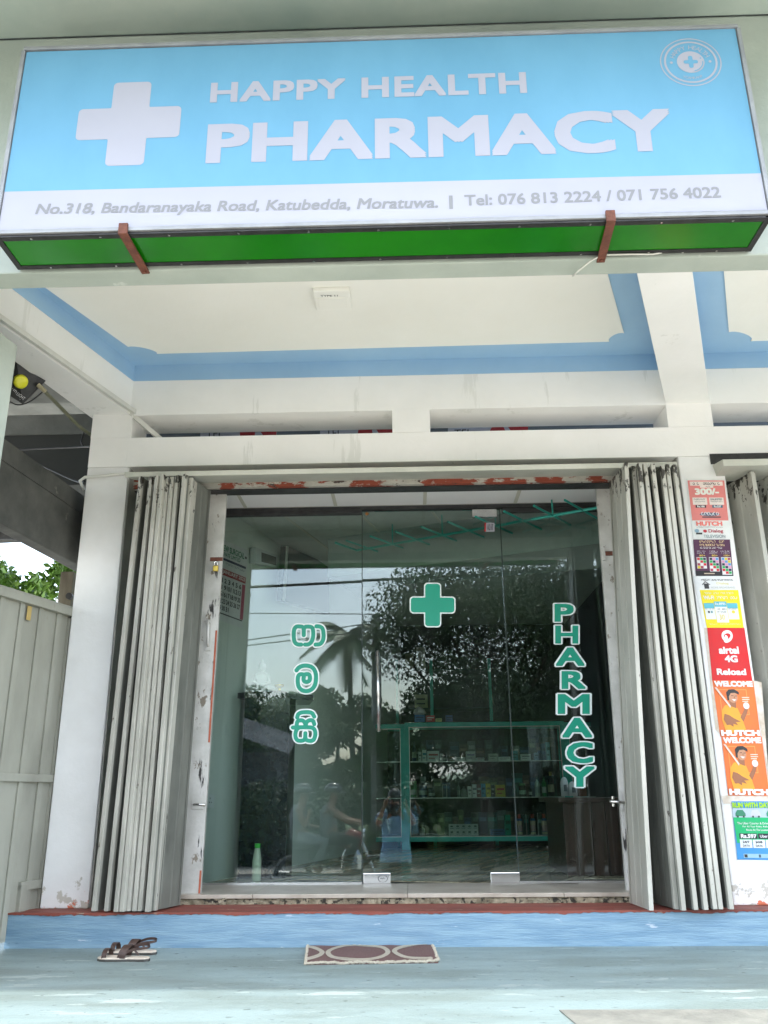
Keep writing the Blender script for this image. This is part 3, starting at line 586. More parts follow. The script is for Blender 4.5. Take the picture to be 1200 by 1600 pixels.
def glyph(lines, ox, oy, w, wb, name):
    ls = [[(ox+a/15, oy+b2/15) for a, b2 in smoothline(l)] if len(l) > 2 else [(ox+a/15, oy+b2/15) for a, b2 in l] for l in lines]
    al = np.array([p for l in ls for p in l]); x0, y0 = al.min(0)-6; x1, y1 = al.max(0)+6
    polys(sdfshape(strokes_sdf(ls, wb), x0, y0, x1, y1, 120), pxmap(.002), name+'_border', 'sticker_w', pane)
    polys(sdfshape(strokes_sdf(ls, w), x0, y0, x1, y1, 120), pxmap(.0034), name, 'sticker_g', pane)
glyph([[(385, 632), (290, 632), (222, 570), (206, 420), (215, 270), (270, 208), (340, 205), (425, 215), (445, 270), (445, 410)],
       [(445, 410), (445, 270), (470, 215), (560, 208), (650, 225), (668, 330), (665, 470), (620, 590), (540, 632), (475, 632)],
       [(742, 205), (820, 205), (890, 250), (912, 380), (905, 520), (840, 625), (722, 632)]], 445, 965, 3.2, 5.3, 'letter')
glyph([[(275, 260), (330, 190), (430, 150), (540, 150), (650, 185), (725, 300), (735, 450), (715, 600), (640, 710), (520, 755), (400, 735), (320, 650), (300, 520), (310, 390), (360, 350), (430, 355), (450, 380)],
       [(450, 380), (480, 350), (560, 350), (590, 400), (590, 480), (550, 530), (480, 535), (435, 490), (445, 410)]], 445, 1030, 3.3, 5.4, 'letter')
glyph([[(290, 392), (310, 310), (390, 268), (520, 262), (640, 275), (690, 370)],
       [(280, 565), (290, 480), (370, 450), (450, 475), (490, 560), (490, 610)], [(490, 610), (490, 560), (520, 480), (590, 450), (660, 460), (690, 545)],
       [(190, 627), (350, 620), (560, 618), (660, 630), (715, 700), (715, 830), (670, 930), (590, 945), (500, 920), (480, 850), (482, 760)],
       [(482, 760), (480, 850), (460, 920), (380, 940), (290, 930), (248, 850), (248, 740), (290, 650), (350, 622)]], 445, 1095, 3.2, 5.3, 'letter')
# ================================================================ FOLDING GATES
def leafmesh(xf, yf, xb, yb, z0, z1, th=.024, ribs=3, part='sheet'):
    """folded leaf: tube at the front edge and a ribbed sheet going back"""
    a = np.array([xf, yf]); b2 = np.array([xb, yb]); d = b2-a; Ln = np.linalg.norm(d); d /= Ln; nrm = np.array([d[1], -d[0]])
    if part == 'tube':
        m = MB(); poly = [a+nrm*th/2, a+d*.026+nrm*th/2, a+d*.026-nrm*th/2, a-nrm*th/2]
        return m.prism([(*p, z0) for p in poly], (0, 0, z1-z0))
    prof = [(.026, th*.12)]
    for k in range(ribs):
        s0 = .034+(Ln-.04)*k/ribs; s1 = .034+(Ln-.04)*(k+1)/ribs
        prof += [(s0+.004, th*.12), (s1-.010, th*.12), (s1-.008, th*.01), (s1-.004, th*.01)]
    prof += [(Ln-.02, th*.3), (Ln, th*.3)]
    poly = [a+d*s+nrm*o for s, o in prof]+[a+d*s-nrm*o for s, o in prof[::-1]]
    return MB().prism([(*p, z0) for p in poly], (0, 0, z1-z0))
def gate(name, label, loc, fr, mat, ldir, length, group, backs=None, u_first=False):
    g = thing(name, label, 'gate', loc, group); zb_ = ZST+.008
    for k, (ub, vb, ut, vt) in enumerate(fr):
        p = pZ(ub, vb, zb_); yf = p[1]; t = pY(ut, vt, yf)
        z1 = min(t[2], hz0-.004); z1 = hz0-.006-.004*((k*7) % 3)
        ln = length if not isinstance(length, list) else length[k]
        dx = ldir if not isinstance(ldir, list) else ldir[k]
        lean = (t[0]-p[0])
        if backs and k in backs: bk = pZ(*backs[k], zb_); ln = bk[1]-yf; dx = (bk[0]-p[0])/ln
        pair = []
        for pt_ in ('tube', 'sheet'):
            ob = leafmesh(p[0], yf, p[0]+dx*ln, yf+ln, zb_, z1, part=pt_)
            ob.v = [(x+lean*(z-zb_)/(z1-zb_), y, z) for x, y, z in ob.v]; pair.append(ob)
        lf = pair[0].build('leaf', mat, g, bev=.003); pair[1].build('sheet', mat if (backs and k in backs) or k == 1 and mat == 'gate' and u_first else 'gatesheet_shade', lf)
    return g
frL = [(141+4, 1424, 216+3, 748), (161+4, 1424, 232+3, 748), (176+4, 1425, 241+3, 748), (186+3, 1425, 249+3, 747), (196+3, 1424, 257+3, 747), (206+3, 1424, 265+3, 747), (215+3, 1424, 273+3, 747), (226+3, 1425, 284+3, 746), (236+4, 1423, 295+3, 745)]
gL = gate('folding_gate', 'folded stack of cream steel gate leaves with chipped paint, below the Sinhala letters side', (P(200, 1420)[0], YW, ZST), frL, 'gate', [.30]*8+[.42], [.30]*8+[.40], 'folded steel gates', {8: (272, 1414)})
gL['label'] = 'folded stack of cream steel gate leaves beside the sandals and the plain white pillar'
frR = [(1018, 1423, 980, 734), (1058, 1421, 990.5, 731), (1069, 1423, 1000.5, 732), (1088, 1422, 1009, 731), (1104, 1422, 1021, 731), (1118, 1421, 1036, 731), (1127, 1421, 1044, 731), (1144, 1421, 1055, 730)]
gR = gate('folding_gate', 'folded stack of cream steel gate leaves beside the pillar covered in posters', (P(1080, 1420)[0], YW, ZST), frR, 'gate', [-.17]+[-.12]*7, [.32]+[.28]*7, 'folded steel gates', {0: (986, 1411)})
# end plates of the gates with lock, hasp and handle
def plate(g, pts, y, bolts):
    a, b2, c, d = [pY(u, v, y) for u, v in pts]
    m = MB().prism([a, b2, c, d], (0, .035, 0)); o = m.build('end_plate', 'plate', g, bev=.003); return o
yl = pZ(292, 1411, ZST)[1]-.02
plate(gL, [(327, 764), (354, 768), (312, 1411), (274, 1411)], yl, None)
MB().bar(pY(322, 757, yl-.012), pY(270, 1412, yl-.012), .014, .03, (0, 1, 0)).build('edge_bar', 'gate', gL, bev=.003)
q = [pY(354.5, 980, yl-.002), pY(356, 980, yl-.002)]
for (v0, v1) in ((985, 1160), (1360, 1405)):
    f0 = (v0-768)/(1411-768); f1 = (v1-768)/(1411-768)
    MB().prism([pY(354-42*f0-3.2, v0, yl-.0006), pY(354-42*f0-.3, v0, yl-.0006), pY(354-42*f1-.3, v1, yl-.0006), pY(354-42*f1-3.2, v1, yl-.0006)], (0, -.0015, 0)).build('primer_streak', 'orange', gL)
def handle(g, u0, v0, u1, v1, y, bow, mat='plate'):
    a = pY(u0, v0, y); b2 = pY(u1, v1, y); m = MB(); pts = []
    for t in np.linspace(0, 1, 11): pts.append(a*(1-t)+b2*t+np.array([bow*math.sin(math.pi*t), -.035*math.sin(math.pi*t)**.6, 0]))
    m.tube(pts, .008, 8).build('handle', mat, g, smooth=True)
    for p in (a, b2): B(p[0]-.018, p[0]+.018, y-.006, y, p[2]-.028, p[2]+.028).build('handle_base', mat, g, bev=.002)
handle(gL, 326, 968, 325, 1010, yl-.002, .006)
pk = pY(336, 874, yl); B(pk[0]-.03, pk[0]+.05, yl-.008, yl, pk[2]-.012, pk[2]+.012).build('hasp', 'rust', gL, bev=.002)
pk = pY(337, 888, yl-.03)
lk = thing('padlock', 'small brass padlock hanging on the hasp of the gate end plate', 'padlock', tuple(pk))
B(pk[0]-.017, pk[0]+.017, pk[1]-.009, pk[1]+.009, pk[2]-.020, pk[2]+.016).build('body', 'brass', lk, bev=.004)
MB().tube([pk+[-.010, 0, .014], pk+[-.010, 0, .036], pk+[-.006, 0, .044], pk+[.006, 0, .044], pk+[.010, 0, .036], pk+[.010, 0, .014]], .0035, 8).build('shackle', 'chrome', lk, smooth=True)
pk = pY(308, 1257, yl); B(pk[0]-.03, pk[0]+.035, yl-.006, yl-.0, pk[2]-.026, pk[2]+.026).build('latch_plate', 'plate', gL, bev=.002)
MB().tube([pk+[-.02, -.01, 0], pk+[.05, -.01, 0]], .006, 8).build('latch_bolt', 'steel', gL, smooth=True)
yr = pZ(980, 1406, ZST)[1]-.02
plate(gR, [(931, 752), (966, 752), (998, 1405), (980, 1405)], yr, None)
MB().bar(pY(968, 748, yr-.012), pY(999, 1406, yr-.012), .012, .03, (0, 1, 0)).build('edge_bar', 'gate', gR, bev=.003)
handle(gR, 967, 957, 970, 1003, yr-.0, .012)
pk = pY(955, 865, yr); B(pk[0]-.06, pk[0]+.06, yr-.009, yr, pk[2]-.014, pk[2]+.014).build('hasp', 'rust', gR, bev=.003)
B(pk[0]-.06, pk[0]-.04, yr-.016, yr-.003, pk[2]-.045, pk[2]+.045).build('hasp_plate', 'plate', gR, bev=.002)
pk = pY(976, 1252, yr); B(pk[0]-.022, pk[0]+.045, yr-.006, yr, pk[2]-.035, pk[2]+.035).build('latch_plate', 'plate', gR, bev=.002)
B(pk[0]-.032, pk[0]-.014, yr-.016, yr-.002, pk[2]-.05, pk[2]+.05).build('latch_staple', 'plate', gR, bev=.002)
MB().tube([pk+[-.09, -.02, .0], pk+[.0, -.02, -.006]], .008, 8).build('latch_bolt', 'steel', gR, smooth=True)
for dz in (-.02, .02): MB().lathe((pk[0]-.07, yr-.02, pk[2]+dz), [(.010, -.008), (.010, .008)], 10).build('latch_ring', 'steel', gR)
# the neighbouring bay's gate
yn = YW-.1
gN = thing('folding_gate', 'half open cream steel gate leaves of the next bay past the postered pillar', 'gate', (XPR1+.2, YW, ZST), 'folded steel gates')
for k, (u, bx_) in enumerate(((1175, .34), (1216, .34), (1250, .30), (1280, .28))):
    t = pY(u, 728, yn)
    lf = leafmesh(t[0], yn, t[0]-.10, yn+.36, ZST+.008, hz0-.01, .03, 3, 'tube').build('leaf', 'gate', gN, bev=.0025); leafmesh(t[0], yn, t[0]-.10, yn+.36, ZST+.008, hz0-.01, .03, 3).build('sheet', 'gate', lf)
B(XPR1+.12, 6, YW+.42, YW+.46, ZST, ZLB).build('back_leaf', 'gate', gN)
# ================================================================ POSTERS ON THE PILLAR
YP = YW-.002
def pq(tl_, tr_, br__, bl_, n=0): y = YP-.0012*n; return Quad(pY(*tl_, y), pY(*tr_, y), pY(*br__, y), pY(*bl_, y))
def poster(q, label, col, cat='poster'):
    o = thing('poster', label, cat, tuple(q.at(.5, 1)), 'phone company posters on the pillar'); q.rect(0, 0, 1, 1, 'sheet', flat(col), o, .0006); return o
WHT = (.78, .78, .78)
PINK = (.72, .22, .20)
q = pq((1072, 748), (1133, 748), (1143, 842), (1083, 842)); q.at
po = poster(q, 'faded pink 300 offer poster with HUTCH below, topmost on the pillar', (.74, .76, .74))
q.rect(.03, .03, .97, .70, 'pink_field', flat(PINK), po, .0014)
q.rect(.08, .05, .92, .12, 'pale_box', flat((.80, .68, .62)), po, .002); q.rect(.33, .12, .67, .155, 'pale_box', flat((.80, .68, .62)), po, .002)
text(q, 'Seesai Jalayata', (.16, .06, .84, .11), 'black', po, off=.003, bold=.03) if False else None
def scrib(q, box, n, col, po, off=.003, seedk=0):       # small print in the local script: rounded looping letters
    r = random.Random(seedk*31+n); m = MB(); s0, t0, s1, t1 = box; w = (s1-s0)/n
    ls = []
    for i in range(n):
        if r.random() < .12: continue
        cx_ = s0+w*(i+.5); cy_ = (t0+t1)/2; k = r.choice((3.6, 4.6, 5.6)); a0 = r.random()*6
        ls.append([(cx_+w*.40*math.cos(a0+t), cy_+(t1-t0)*.36*math.sin(a0+t)) for t in np.linspace(0, k, 9)])
    asp = (t1-t0)*.085
    for l in ls:
        for (ax, ay), (bx, by) in zip(l[:-1], l[1:]):
            pa = q.at(ax, ay, off); pb = q.at(bx, by, off); d = pb-pa; L_ = np.linalg.norm(d)
            if L_ < 1e-6: continue
            h = np.linalg.norm(q.at(0, t1)-q.at(0, t0))*.07; nn = np.cross(d/L_, q.n)*h
            m.add([pa-nn, pb-nn, pb+nn, pa+nn], [(0, 1, 2, 3)])
    if m.v: m.build('small_print', flat(col), po)
scrib(q, (.15, .06, .84, .115), 13, (.03, .03, .03), po, .003, 1); scrib(q, (.40, .125, .60, .15), 4, (.03, .03, .03), po, .003, 2)
text(q, '300/-', (.18, .165, .80, .275), flat((.80, .80, .72)), po, off=.003, bold=.05)
for a0, a1, cc_, tt in ((.10, .47, (.01, .01, .012), 'Rs.166'), (.53, .90, (.02, .12, .18), 'Rs.237')):
    q.rect(a0, .32, a1, .44, 'pale_box', flat((.80, .72, .66)), po, .002); q.rect(a0+.06, .445, a1-.04, .49, 'price_box', flat(cc_), po, .002)
    text(q, tt, (a0+.1, .45, a1-.08, .485), flat(WHT), po, off=.003, bold=.04)
text(q, 'UNLIMITED', (.56, .335, .86, .365), flat((.02, .08, .10)), po, off=.003); scrib(q, (.56, .375, .86, .40), 9, (.1, .1, .1), po, .003, 3); scrib(q, (.13, .335, .44, .365), 9, (.1, .1, .1), po, .003, 4); scrib(q, (.15, .375, .42, .40), 8, (.1, .1, .1), po, .003, 5)
q.disc(.5, .60, .26, .03, 'logo_shape', flat((.10, .13, .2)), po, .0022); scrib(q, (.28, .555, .74, .625), 6, (.75, .78, .82), po, .0034, 6); q.rect(.3, .635, .78, .655, 'underline', flat((.05, .05, .06)), po, .002)
text(q, 'HUTCH', (.12, .715, .80, .79), flat((.80, .20, .17)), po, off=.003, bold=.06)
scrib(q, (.12, .80, .8, .82), 20, (.05, .05, .05), po, .003, 7)
text(q, 'Dialog', (.42, .845, .80, .915), flat((.42, .02, .05)), po, off=.003, bold=.02); q.disc(.33, .875, .05, .025, 'logo_shape', flat((.45, .02, .04)), po, .003); q.disc(.12, .87, .06, .03, 'dish_picture', flat((.25, .4, .5)), po, .003); q.rect(.09, .90, .25, .93, 'dish_foot', 'black', po, .003)
text(q, 'TELEVISION', (.28, .935, .84, .985), flat((.02, .10, .14)), po, off=.003, bold=.0)
q = pq((1083, 843), (1140.4, 843), (1146, 900), (1087.5, 900), 1)
po = poster(q, 'dark purple TV plan poster with three channel columns on the pillar', (.075, .012, .055))
q.rect(0, .86, 1, 1, 'black_footer', flat((.006, .005, .008)), po, .0012)
for i, (t0, t1, n_, cc_) in enumerate(((.02, .10, 14, (.75, .55, .3)), (.115, .195, 14, (.75, .55, .3)), (.205, .265, 9, (.78, .78, .78)))): scrib(q, (.16, t0, .84, t1), n_, cc_, po, .003, 10+i)
cols = [(.6, .02, .03), (.7, .55, .02), (.02, .02, .06), (.78, .78, .78), (.1, .3, .6), (.02, .4, .1), (.4, .05, .1), (.7, .3, .5)]
for k, (a0, t1) in enumerate(((.05, .80), (.385, .88), (.71, .97))):
    scrib(q, (a0, .31, a0+.25, .345), 9, (.75, .7, .75), po, .003, 20+k); scrib(q, (a0+.02, .36, a0+.24, .395), 8, (.75, .7, .75), po, .003, 24+k)
    text(q, ('80+', '80+', '100+')[k], (a0+.08, .42, a0+.24, .47), flat((.7, .5, .1)), po, off=.003, bold=.02)
    q.rect(a0, .49, a0+.26, t1, 'channel_panel', flat((.70, .70, .72)), po, .002)
    nr = int((t1-.5)/.075)
    for r_i in range(nr):
        for c_i in range(3):
            q.rect(a0+.012+.082*c_i, .505+.075*r_i, a0+.085+.082*c_i, .57+.075*r_i, 'channel_logo', flat(cols[(r_i*3+c_i*5+k*2) % 8]), po, .003)
q.rect(.22, .92, .50, .95, 'footer_line', flat((.5, .4, .3)), po, .003)
q = pq((1084, 900), (1151, 900), (1163, 981), (1099, 981), 0)
po = poster(q, 'yellow Wi-Fi offer poster with white price tags, above the red one', (.74, .76, .76))
q.rect(.08, .275, .985, 1, 'yellow_field', flat((.80, .66, .0)), po, .0016)
scrib(q, (.14, .06, .90, .10), 24, (.04, .04, .04), po, .003, 30)
q.rect(.20, .15, .31, .25, 'house_picture', 'black', po, .0024); q.poly([(.15, .17), (.24, .10), (.35, .17), (.33, .18), (.24, .125), (.17, .18)], 'house_picture', flat((.15, .15, .15)), po, .0024)
text(q, 'Dialog', (.50, .125, .78, .18), flat((.70, .62, .15)), po, off=.003, bold=.0); text(q, 'HOME BROADBAND', (.36, .21, .92, .245), flat((.40, .42, .40)), po, off=.003, bold=.0)
scrib(q, (.16, .31, .86, .36), 16, (.78, .78, .55), po, .003, 31); text(q, 'Wi-Fi', (.13, .385, .38, .46), flat(WHT), po, off=.003, bold=.03); scrib(q, (.42, .39, .93, .46), 9, (.78, .78, .7), po, .003, 32)
for (a0, t0, a1, t1) in ((.11, .56, .36, .84), (.36, .53, .66, .90), (.66, .56, .92, .84)):
    q.rect(a0, t0, a1-.01, t1, 'price_card', flat((.74, .75, .72)), po, .0028); q.rect(a0, t0-.03, a1-.01, t0+.07, 'price_header', flat((.10, .45, .55)), po, .0036)
text(q, 'Rs.899/-', (.38, .52, .64, .57), flat(WHT), po, off=.0046, bold=.02); text(q, '30', (.43, .75, .56, .85), flat((.75, .60, .05)), po, off=.0046, bold=-.0)
scrib(q, (.39, .63, .63, .665), 8, (.05, .05, .05), po, .004, 34); scrib(q, (.40, .685, .62, .715), 8, (.05, .05, .05), po, .004, 35); scrib(q, (.12, .63, .34, .655), 8, (.2, .2, .2), po, .004, 36); scrib(q, (.68, .63, .9, .655), 8, (.2, .2, .2), po, .004, 37)
q.disc(.79, .70, .04, .03, 'coin_mark', flat((.75, .6, .05)), po, .004); q.rect(.18, .68, .22, .72, 'mark', 'black', po, .004); q.rect(.25, .68, .29, .72, 'mark', flat((.1, .3, .35)), po, .004)
scrib(q, (.16, .915, .92, .945), 26, (.75, .70, .4), po, .003, 38)
q = pq((1105, 981), (1163, 981), (1175.5, 1063.5), (1113, 1063), 2)
po = poster(q, 'bright red airtel 4G Reload poster in the middle of the pillar', (.62, .004, .006))
sw = [(.40, .20), (.38, .15), (.43, .09), (.55, .07), (.63, .11), (.62, .19), (.53, .25), (.44, .265), (.42, .22), (.50, .19), (.47, .17)]
polys(sdfshape(strokes_sdf([smoothline(sw)], .030), .3, .02, .72, .32, 60), lambda x, y: q.at(x, y, .0024), 'swirl_logo', flat((.8, .78, .78)), po)
text(q, 'airtel', (.24, .36, .76, .50), flat(WHT), po, off=.003, bold=.045); text(q, '4G', (.37, .53, .70, .66), flat(WHT), po, off=.003, bold=.045); text(q, 'Reload', (.13, .78, .87, .90), flat(WHT), po, off=.003, bold=.04)
def manposter(q, label, bottom):
    po = poster(q, label, (.80, .17, .03))
    OR = flat((.86, .30, .07)); q.rect(.12, .16, .80, .62, 'line_frame', OR, po, .0012); q.rect(.14, .175, .78, .605, 'frame_fill', flat((.80, .17, .03)), po, .0018)
    text(q, 'WELCOME', (.03, .01, .97, .115), flat(WHT), po, off=.004, bold=.06)
    text(q, 'HUTCH', (.02, .885, .98, .99), flat(WHT), po, off=.006, bold=.08)
    YEL = flat((.82, .36, .03)); SK = flat((.33, .13, .06)); SK2 = flat((.55, .27, .15))
    q.poly([(.16, .95), (.10, .70), (.12, .54), (.22, .45), (.36, .42), (.52, .50), (.60, .68), (.66, .885), (.62, .9)], 'yellow_shirt', YEL, po, .0026)
    q.poly([(.34, .46), (.34, .36), (.50, .38), (.49, .50)], 'neck', SK, po, .0030)
    q.disc(.44, .30, .115, .105, 'face', SK2, po, .0034)
    q.poly([(.30, .36), (.29, .22), (.36, .165), (.50, .16), (.60, .21), (.60, .26), (.50, .225), (.40, .23), (.345, .29), (.34, .36)], 'hair', 'black', po, .0040)
    q.rect(.40, .272, .46, .281, 'eyebrow', 'black', po, .0040); q.rect(.49, .277, .55, .286, 'eyebrow', 'black', po, .0040); q.poly([(.40, .335), (.52, .345), (.46, .375)], 'smile', flat((.75, .7, .68)), po, .0042); q.rect(.465, .29, .485, .325, 'nose', SK, po, .0042)
    q.poly([(.14, .70), (.18, .60), (.28, .62), (.40, .68), (.56, .74), (.42, .745), (.48, .80), (.36, .775), (.36, .83), (.28, .79), (.20, .80)], 'reaching_hand', SK, po, .0044)
    q.poly([(.56, .66), (.66, .55), (.70, .47), (.78, .50), (.73, .60), (.62, .74)], 'raised_arm', SK, po, .0036); q.disc(.74, .455, .075, .06, 'white_ball', flat((.75, .68, .66)), po, .0044)
    for t in (.30, .335, .37): q.rect(.66, t, .66+.18*(1 if t < .34 else .8), t+.014, 'slogan_line', flat((.85, .65, .55)), po, .003)
    q.poly([(.02, .13), (.07, .13), (.36, .46), (.34, .50)], 'torn_tape', flat((.74, .62, .52)), po, .0052)
    return po
q = pq((1113, 1063), (1177, 1063.5), (1188.5, 1151), (1125.5, 1151), 1); manposter(q, 'orange WELCOME poster of a smiling man in yellow, just below the red airtel poster', 1)
q = pq((1127, 1151), (1190, 1151), (1203, 1244), (1138, 1243), 1); manposter(q, 'lower of the two orange WELCOME posters, just above the green one', 0)
q = pq((1143, 1252), (1208, 1252), (1220, 1344), (1152, 1343), 1)
po = poster(q, 'green and blue RUN WITH DATA poster with small vehicles, lowest on the pillar', (.05, .28, .60))
q.rect(0, .12, 1, .30, 'road_band', flat((.45, .55, .62)), po, .0012); q.poly([(0, .28), (1, .28), (1, .68), (.035, .72)], 'green_band', flat((.0, .42, .14)), po, .0018)
text(q, 'RUN WITH DATA', (.0, .02, .98, .115), flat((.35, .62, .02)), po, off=.004, bold=.07)
for a0, cc_ in ((.06, (.03, .22, .12)), (.42, (.55, .57, .6)), (.80, (.03, .3, .15))):
    q.poly([(a0, .26), (a0, .21), (a0+.05, .15), (a0+.18, .15), (a0+.24, .21), (a0+.24, .26)], 'vehicle_picture', flat(cc_), po, .003)
    for w in (.05, .19): q.disc(a0+w, .265, .022, .018, 'wheel_picture', 'black', po, .004, n=10)
text(q, 'The Uber Courier & Driver Pack', (.08, .36, 1.0, .40), flat(WHT), po, off=.003, bold=.01)
text(q, 'For All Your Rides, Rolls & Runs', (.20, .42, .98, .455), flat(WHT), po, off=.003, bold=.01); text(q, 'Route At The Lowest Price', (.28, .475, .92, .51), flat(WHT), po, off=.003, bold=.01)
q.rect(.10, .555, .52, .645, 'price_box', flat((.004, .01, .02)), po, .003); text(q, 'Rs.597', (.13, .565, .50, .635), flat(WHT), po, off=.004, bold=.05); q.rect(.54, .555, 1, .645, 'price_box', flat((.004, .01, .02)), po, .003); text(q, 'Uber Pack', (.58, .575, .95, .625), flat(WHT), po, off=.004, bold=.02)
for a0, tt in ((.10, '24/7'), (.40, '5GB'), (.70, 'Any')): q.rect(a0, .66, a0+.28, .80, 'info_card', flat((.70, .75, .78)), po, .003); text(q, tt, (a0+.06, .68, a0+.22, .72), 'black', po, off=.004, bold=.03); text(q, 'DATA', (a0+.06, .745, a0+.22, .78), 'black', po, off=.004, bold=.02)
q.rect(.15, .90, .92, .97, 'logo_strip', flat((.30, .50, .62)), po, .003); q.rect(.17, .91, .24, .96, 'mark', 'black', po, .004); q.rect(.5, .91, .55, .96, 'mark', flat((.05, .1, .15)), po, .004)
# pasted paper remains
for k, (pts, lab) in enumerate(((((1100, 981), (1106, 981), (1127, 1150), (1118, 1140)), 'strip of beige glue paper along the edge of the red and orange posters'), (((1176, 1063), (1190, 1066), (1202, 1225), (1192, 1160)), 'torn beige paper edge beside the orange posters near the pillar corner'), (((1126, 1243), (1206, 1243), (1209, 1253), (1131, 1256)), 'torn beige paper band between the orange and green posters'))):
    y = YP-.0004; tag(MB().add([pY(u, v, y) for u, v in pts], [(0, 1, 2, 3)]).build('torn_paper', paint('torn_paper_%d' % k, (.55, .45, .34), (.72, .68, .62), 14, .9)), lab, 'paper', 'torn paper on the pillar')
# ================================================================ THINGS ON THE VERANDA
# doormat
c4 = [pZ(u, v, .0) for u, v in ((481, 1479), (674, 1476), (685, 1505), (477, 1508))]
mat_ = thing('doormat', 'worn brown and cream doormat with looping oval pattern', 'doormat', tuple(sum(c4)/4))
def mq(s, t, z=.0): return (c4[0]*(1-s)+c4[1]*s)*(1-t)+(c4[3]*(1-s)+c4[2]*s)*t+np.array([0, 0, z])
NX, NY = 48, 14; m = MB(); vs = []
def mz(s, t): return .009+.0022*math.sin(s*21+t*5)*math.sin(t*7)+(.006*max(0, s-.93)/.07*t)
for j in range(NY+1):
    for i in range(NX+1): vs.append(mq(i/NX, j/NY, mz(i/NX, j/NY)))
m.add(vs, [(j*(NX+1)+i, j*(NX+1)+i+1, (j+1)*(NX+1)+i+1, (j+1)*(NX+1)+i) for j in range(NY) for i in range(NX)])
bord = [(i/NX, 0) for i in range(NX)]+[(1, j/NY) for j in range(NY)]+[(1-i/NX, 1) for i in range(NX)]+[(0, 1-j/NY) for j in range(NY)]
m.add([mq(s, t, mz(s, t)) for s, t in bord]+[mq(s, t, 0) for s, t in bord], [(i, (i+1) % len(bord), len(bord)+(i+1) % len(bord), len(bord)+i) for i in range(len(bord))])
m.build('pile', 'matb', mat_)
def arcs():
    L_ = []
    def el(cx_, a0, a1, rx, ry, cy=.5): return [(cx_+rx*math.cos(t), cy+ry*math.sin(t)) for t in np.linspace(a0, a1, 28)]
    L_.append([(x*3.4, y) for x, y in el(.40, 0, 2*math.pi, .235, .40)])
    L_.append([(x*3.4, y) for x, y in el(.945, .5*math.pi, 1.5*math.pi, .26, .40)])
    L_.append([(x*3.4, y) for x, y in el(-.14, -.5*math.pi, .5*math.pi, .26, .40)])
    return L_
polys(sdfshape(strokes_sdf(arcs(), .066), .02, .04, 3.38, .96, 150), lambda x, y: mq(x/3.4, y, mz(x/3.4, y)+.0025), 'cream_loops', 'matc', mat_)
for s0 in (.36, .41, .445, .93): 
    for t0 in (.02, .86): MB().add([mq(a, b2, mz(a, b2)+.0035) for a, b2 in ((s0, t0), (s0+.028, t0), (s0+.028, t0+.12), (s0, t0+.12))], [(0, 1, 2, 3)]).build('cream_stitch', 'matc', mat_)
m = MB()
pts = [mq(s, t, mz(s, t)-.001) for s, t in bord]
for i in range(len(pts)):
    a, b2 = pts[i], pts[(i+1) % len(pts)]
    for k in range(3):
        p = a+(b2-a)*(k/3)+rng.normal(0, .0015, 3); m.lathe(p, [(.002, -.006), (.0072, -.002), (.0066, .003), (.001, .006)], 5)
m.build('bound_edge', 'matc', mat_)
# sandals
def sandal(base, ang, lab):
    s_ = thing('sandal', lab, 'sandal', base, 'pair of brown sandals'); c_, s2 = math.cos(ang), math.sin(ang)
    def T(x, y, z): return (base[0]+x*c_-y*s2, base[1]+x*s2+y*c_, base[2]+z)
    out = [(-.125, 0), (-.122, .022), (-.105, .038), (-.07, .044), (-.02, .038), (.03, .030), (.08, .031), (.112, .026), (.128, .008), (.128, -.008), (.112, -.026), (.08, -.031), (.03, -.030), (-.02, -.040), (-.07, -.046), (-.105, -.038), (-.122, -.022)]
    MB().prism([T(x, y, .0) for x, y in out], (0, 0, .010)).build('sole', 'sole', s_, bev=.002)
    MB().prism([T(x*.99, y*.99, .0102) for x, y in out], (0, 0, .007)).build('insole', 'insole', s_, bev=.002)
    MB().prism([T(x, y, -.0) for x, y in [(.02, .03), (.08, .031), (.112, .026), (.128, 0), (.112, -.026), (.08, -.031), (.02, -.03)]], (0, 0, .006)).build('heel', 'sole', s_)
    def band(x0, w0, x1, w1, h, half, mat='leather', tw=0):
        m = MB(); N = 14; vs = []
        for i in range(N+1):
            t = i/N; a = math.pi*t
            for dx, hh_ in ((-.5, 0), (.5, 0), (.5, .003), (-.5, .003)):
                wv = w0; xx = x0+dx*wv+tw*math.sin(a); vs.append(T(xx, half*math.cos(a)*(1+hh_*8), .014+(h+hh_)*math.sin(a)**.75))
        m.add(vs, [(i*4+k, i*4+(k+1) % 4, (i+1)*4+(k+1) % 4, (i+1)*4+k) for i in range(N) for k in range(4)]+[(0, 1, 2, 3), (N*4, N*4+1, N*4+2, N*4+3)])
        m.build('strap', mat, s_, smooth=False)
    band(-.082, .024, 0, 0, .036, .040); band(.0, .040, 0, 0, .052, .036, tw=.02)
    pts = [T(.02, .034, .05), T(.07, .036, .066), T(.115, .026, .066), T(.128, 0, .062), T(.115, -.026, .058), T(.07, -.034, .056), T(.02, -.034, .04)]
    sm = [np.array(p) for p in smoothline(pts, 2)]; m = MB(); vs = []
    for p in sm: vs += [p+[0, 0, -.006], p+[0, 0, .006]]
    m.add(vs, [(2*i, 2*i+2, 2*i+3, 2*i+1) for i in range(len(sm)-1)]); m.build('heel_strap', 'leather', s_)
    MB().tube([T(.0, .034, .02), T(.03, .034, .045), T(.06, .033, .02)], .005, 6).build('side_loop', 'leather', s_)
b1 = pZ(193, 1501, 0); b3 = pZ(203, 1492, 0)
sandal((b3[0], b3[1]+.02, 0), -.06, 'brown leather sandal standing nearer the blue step'); sandal((b1[0], b1[1], 0), -.10, 'brown leather sandal on the outer side, farther from the step')
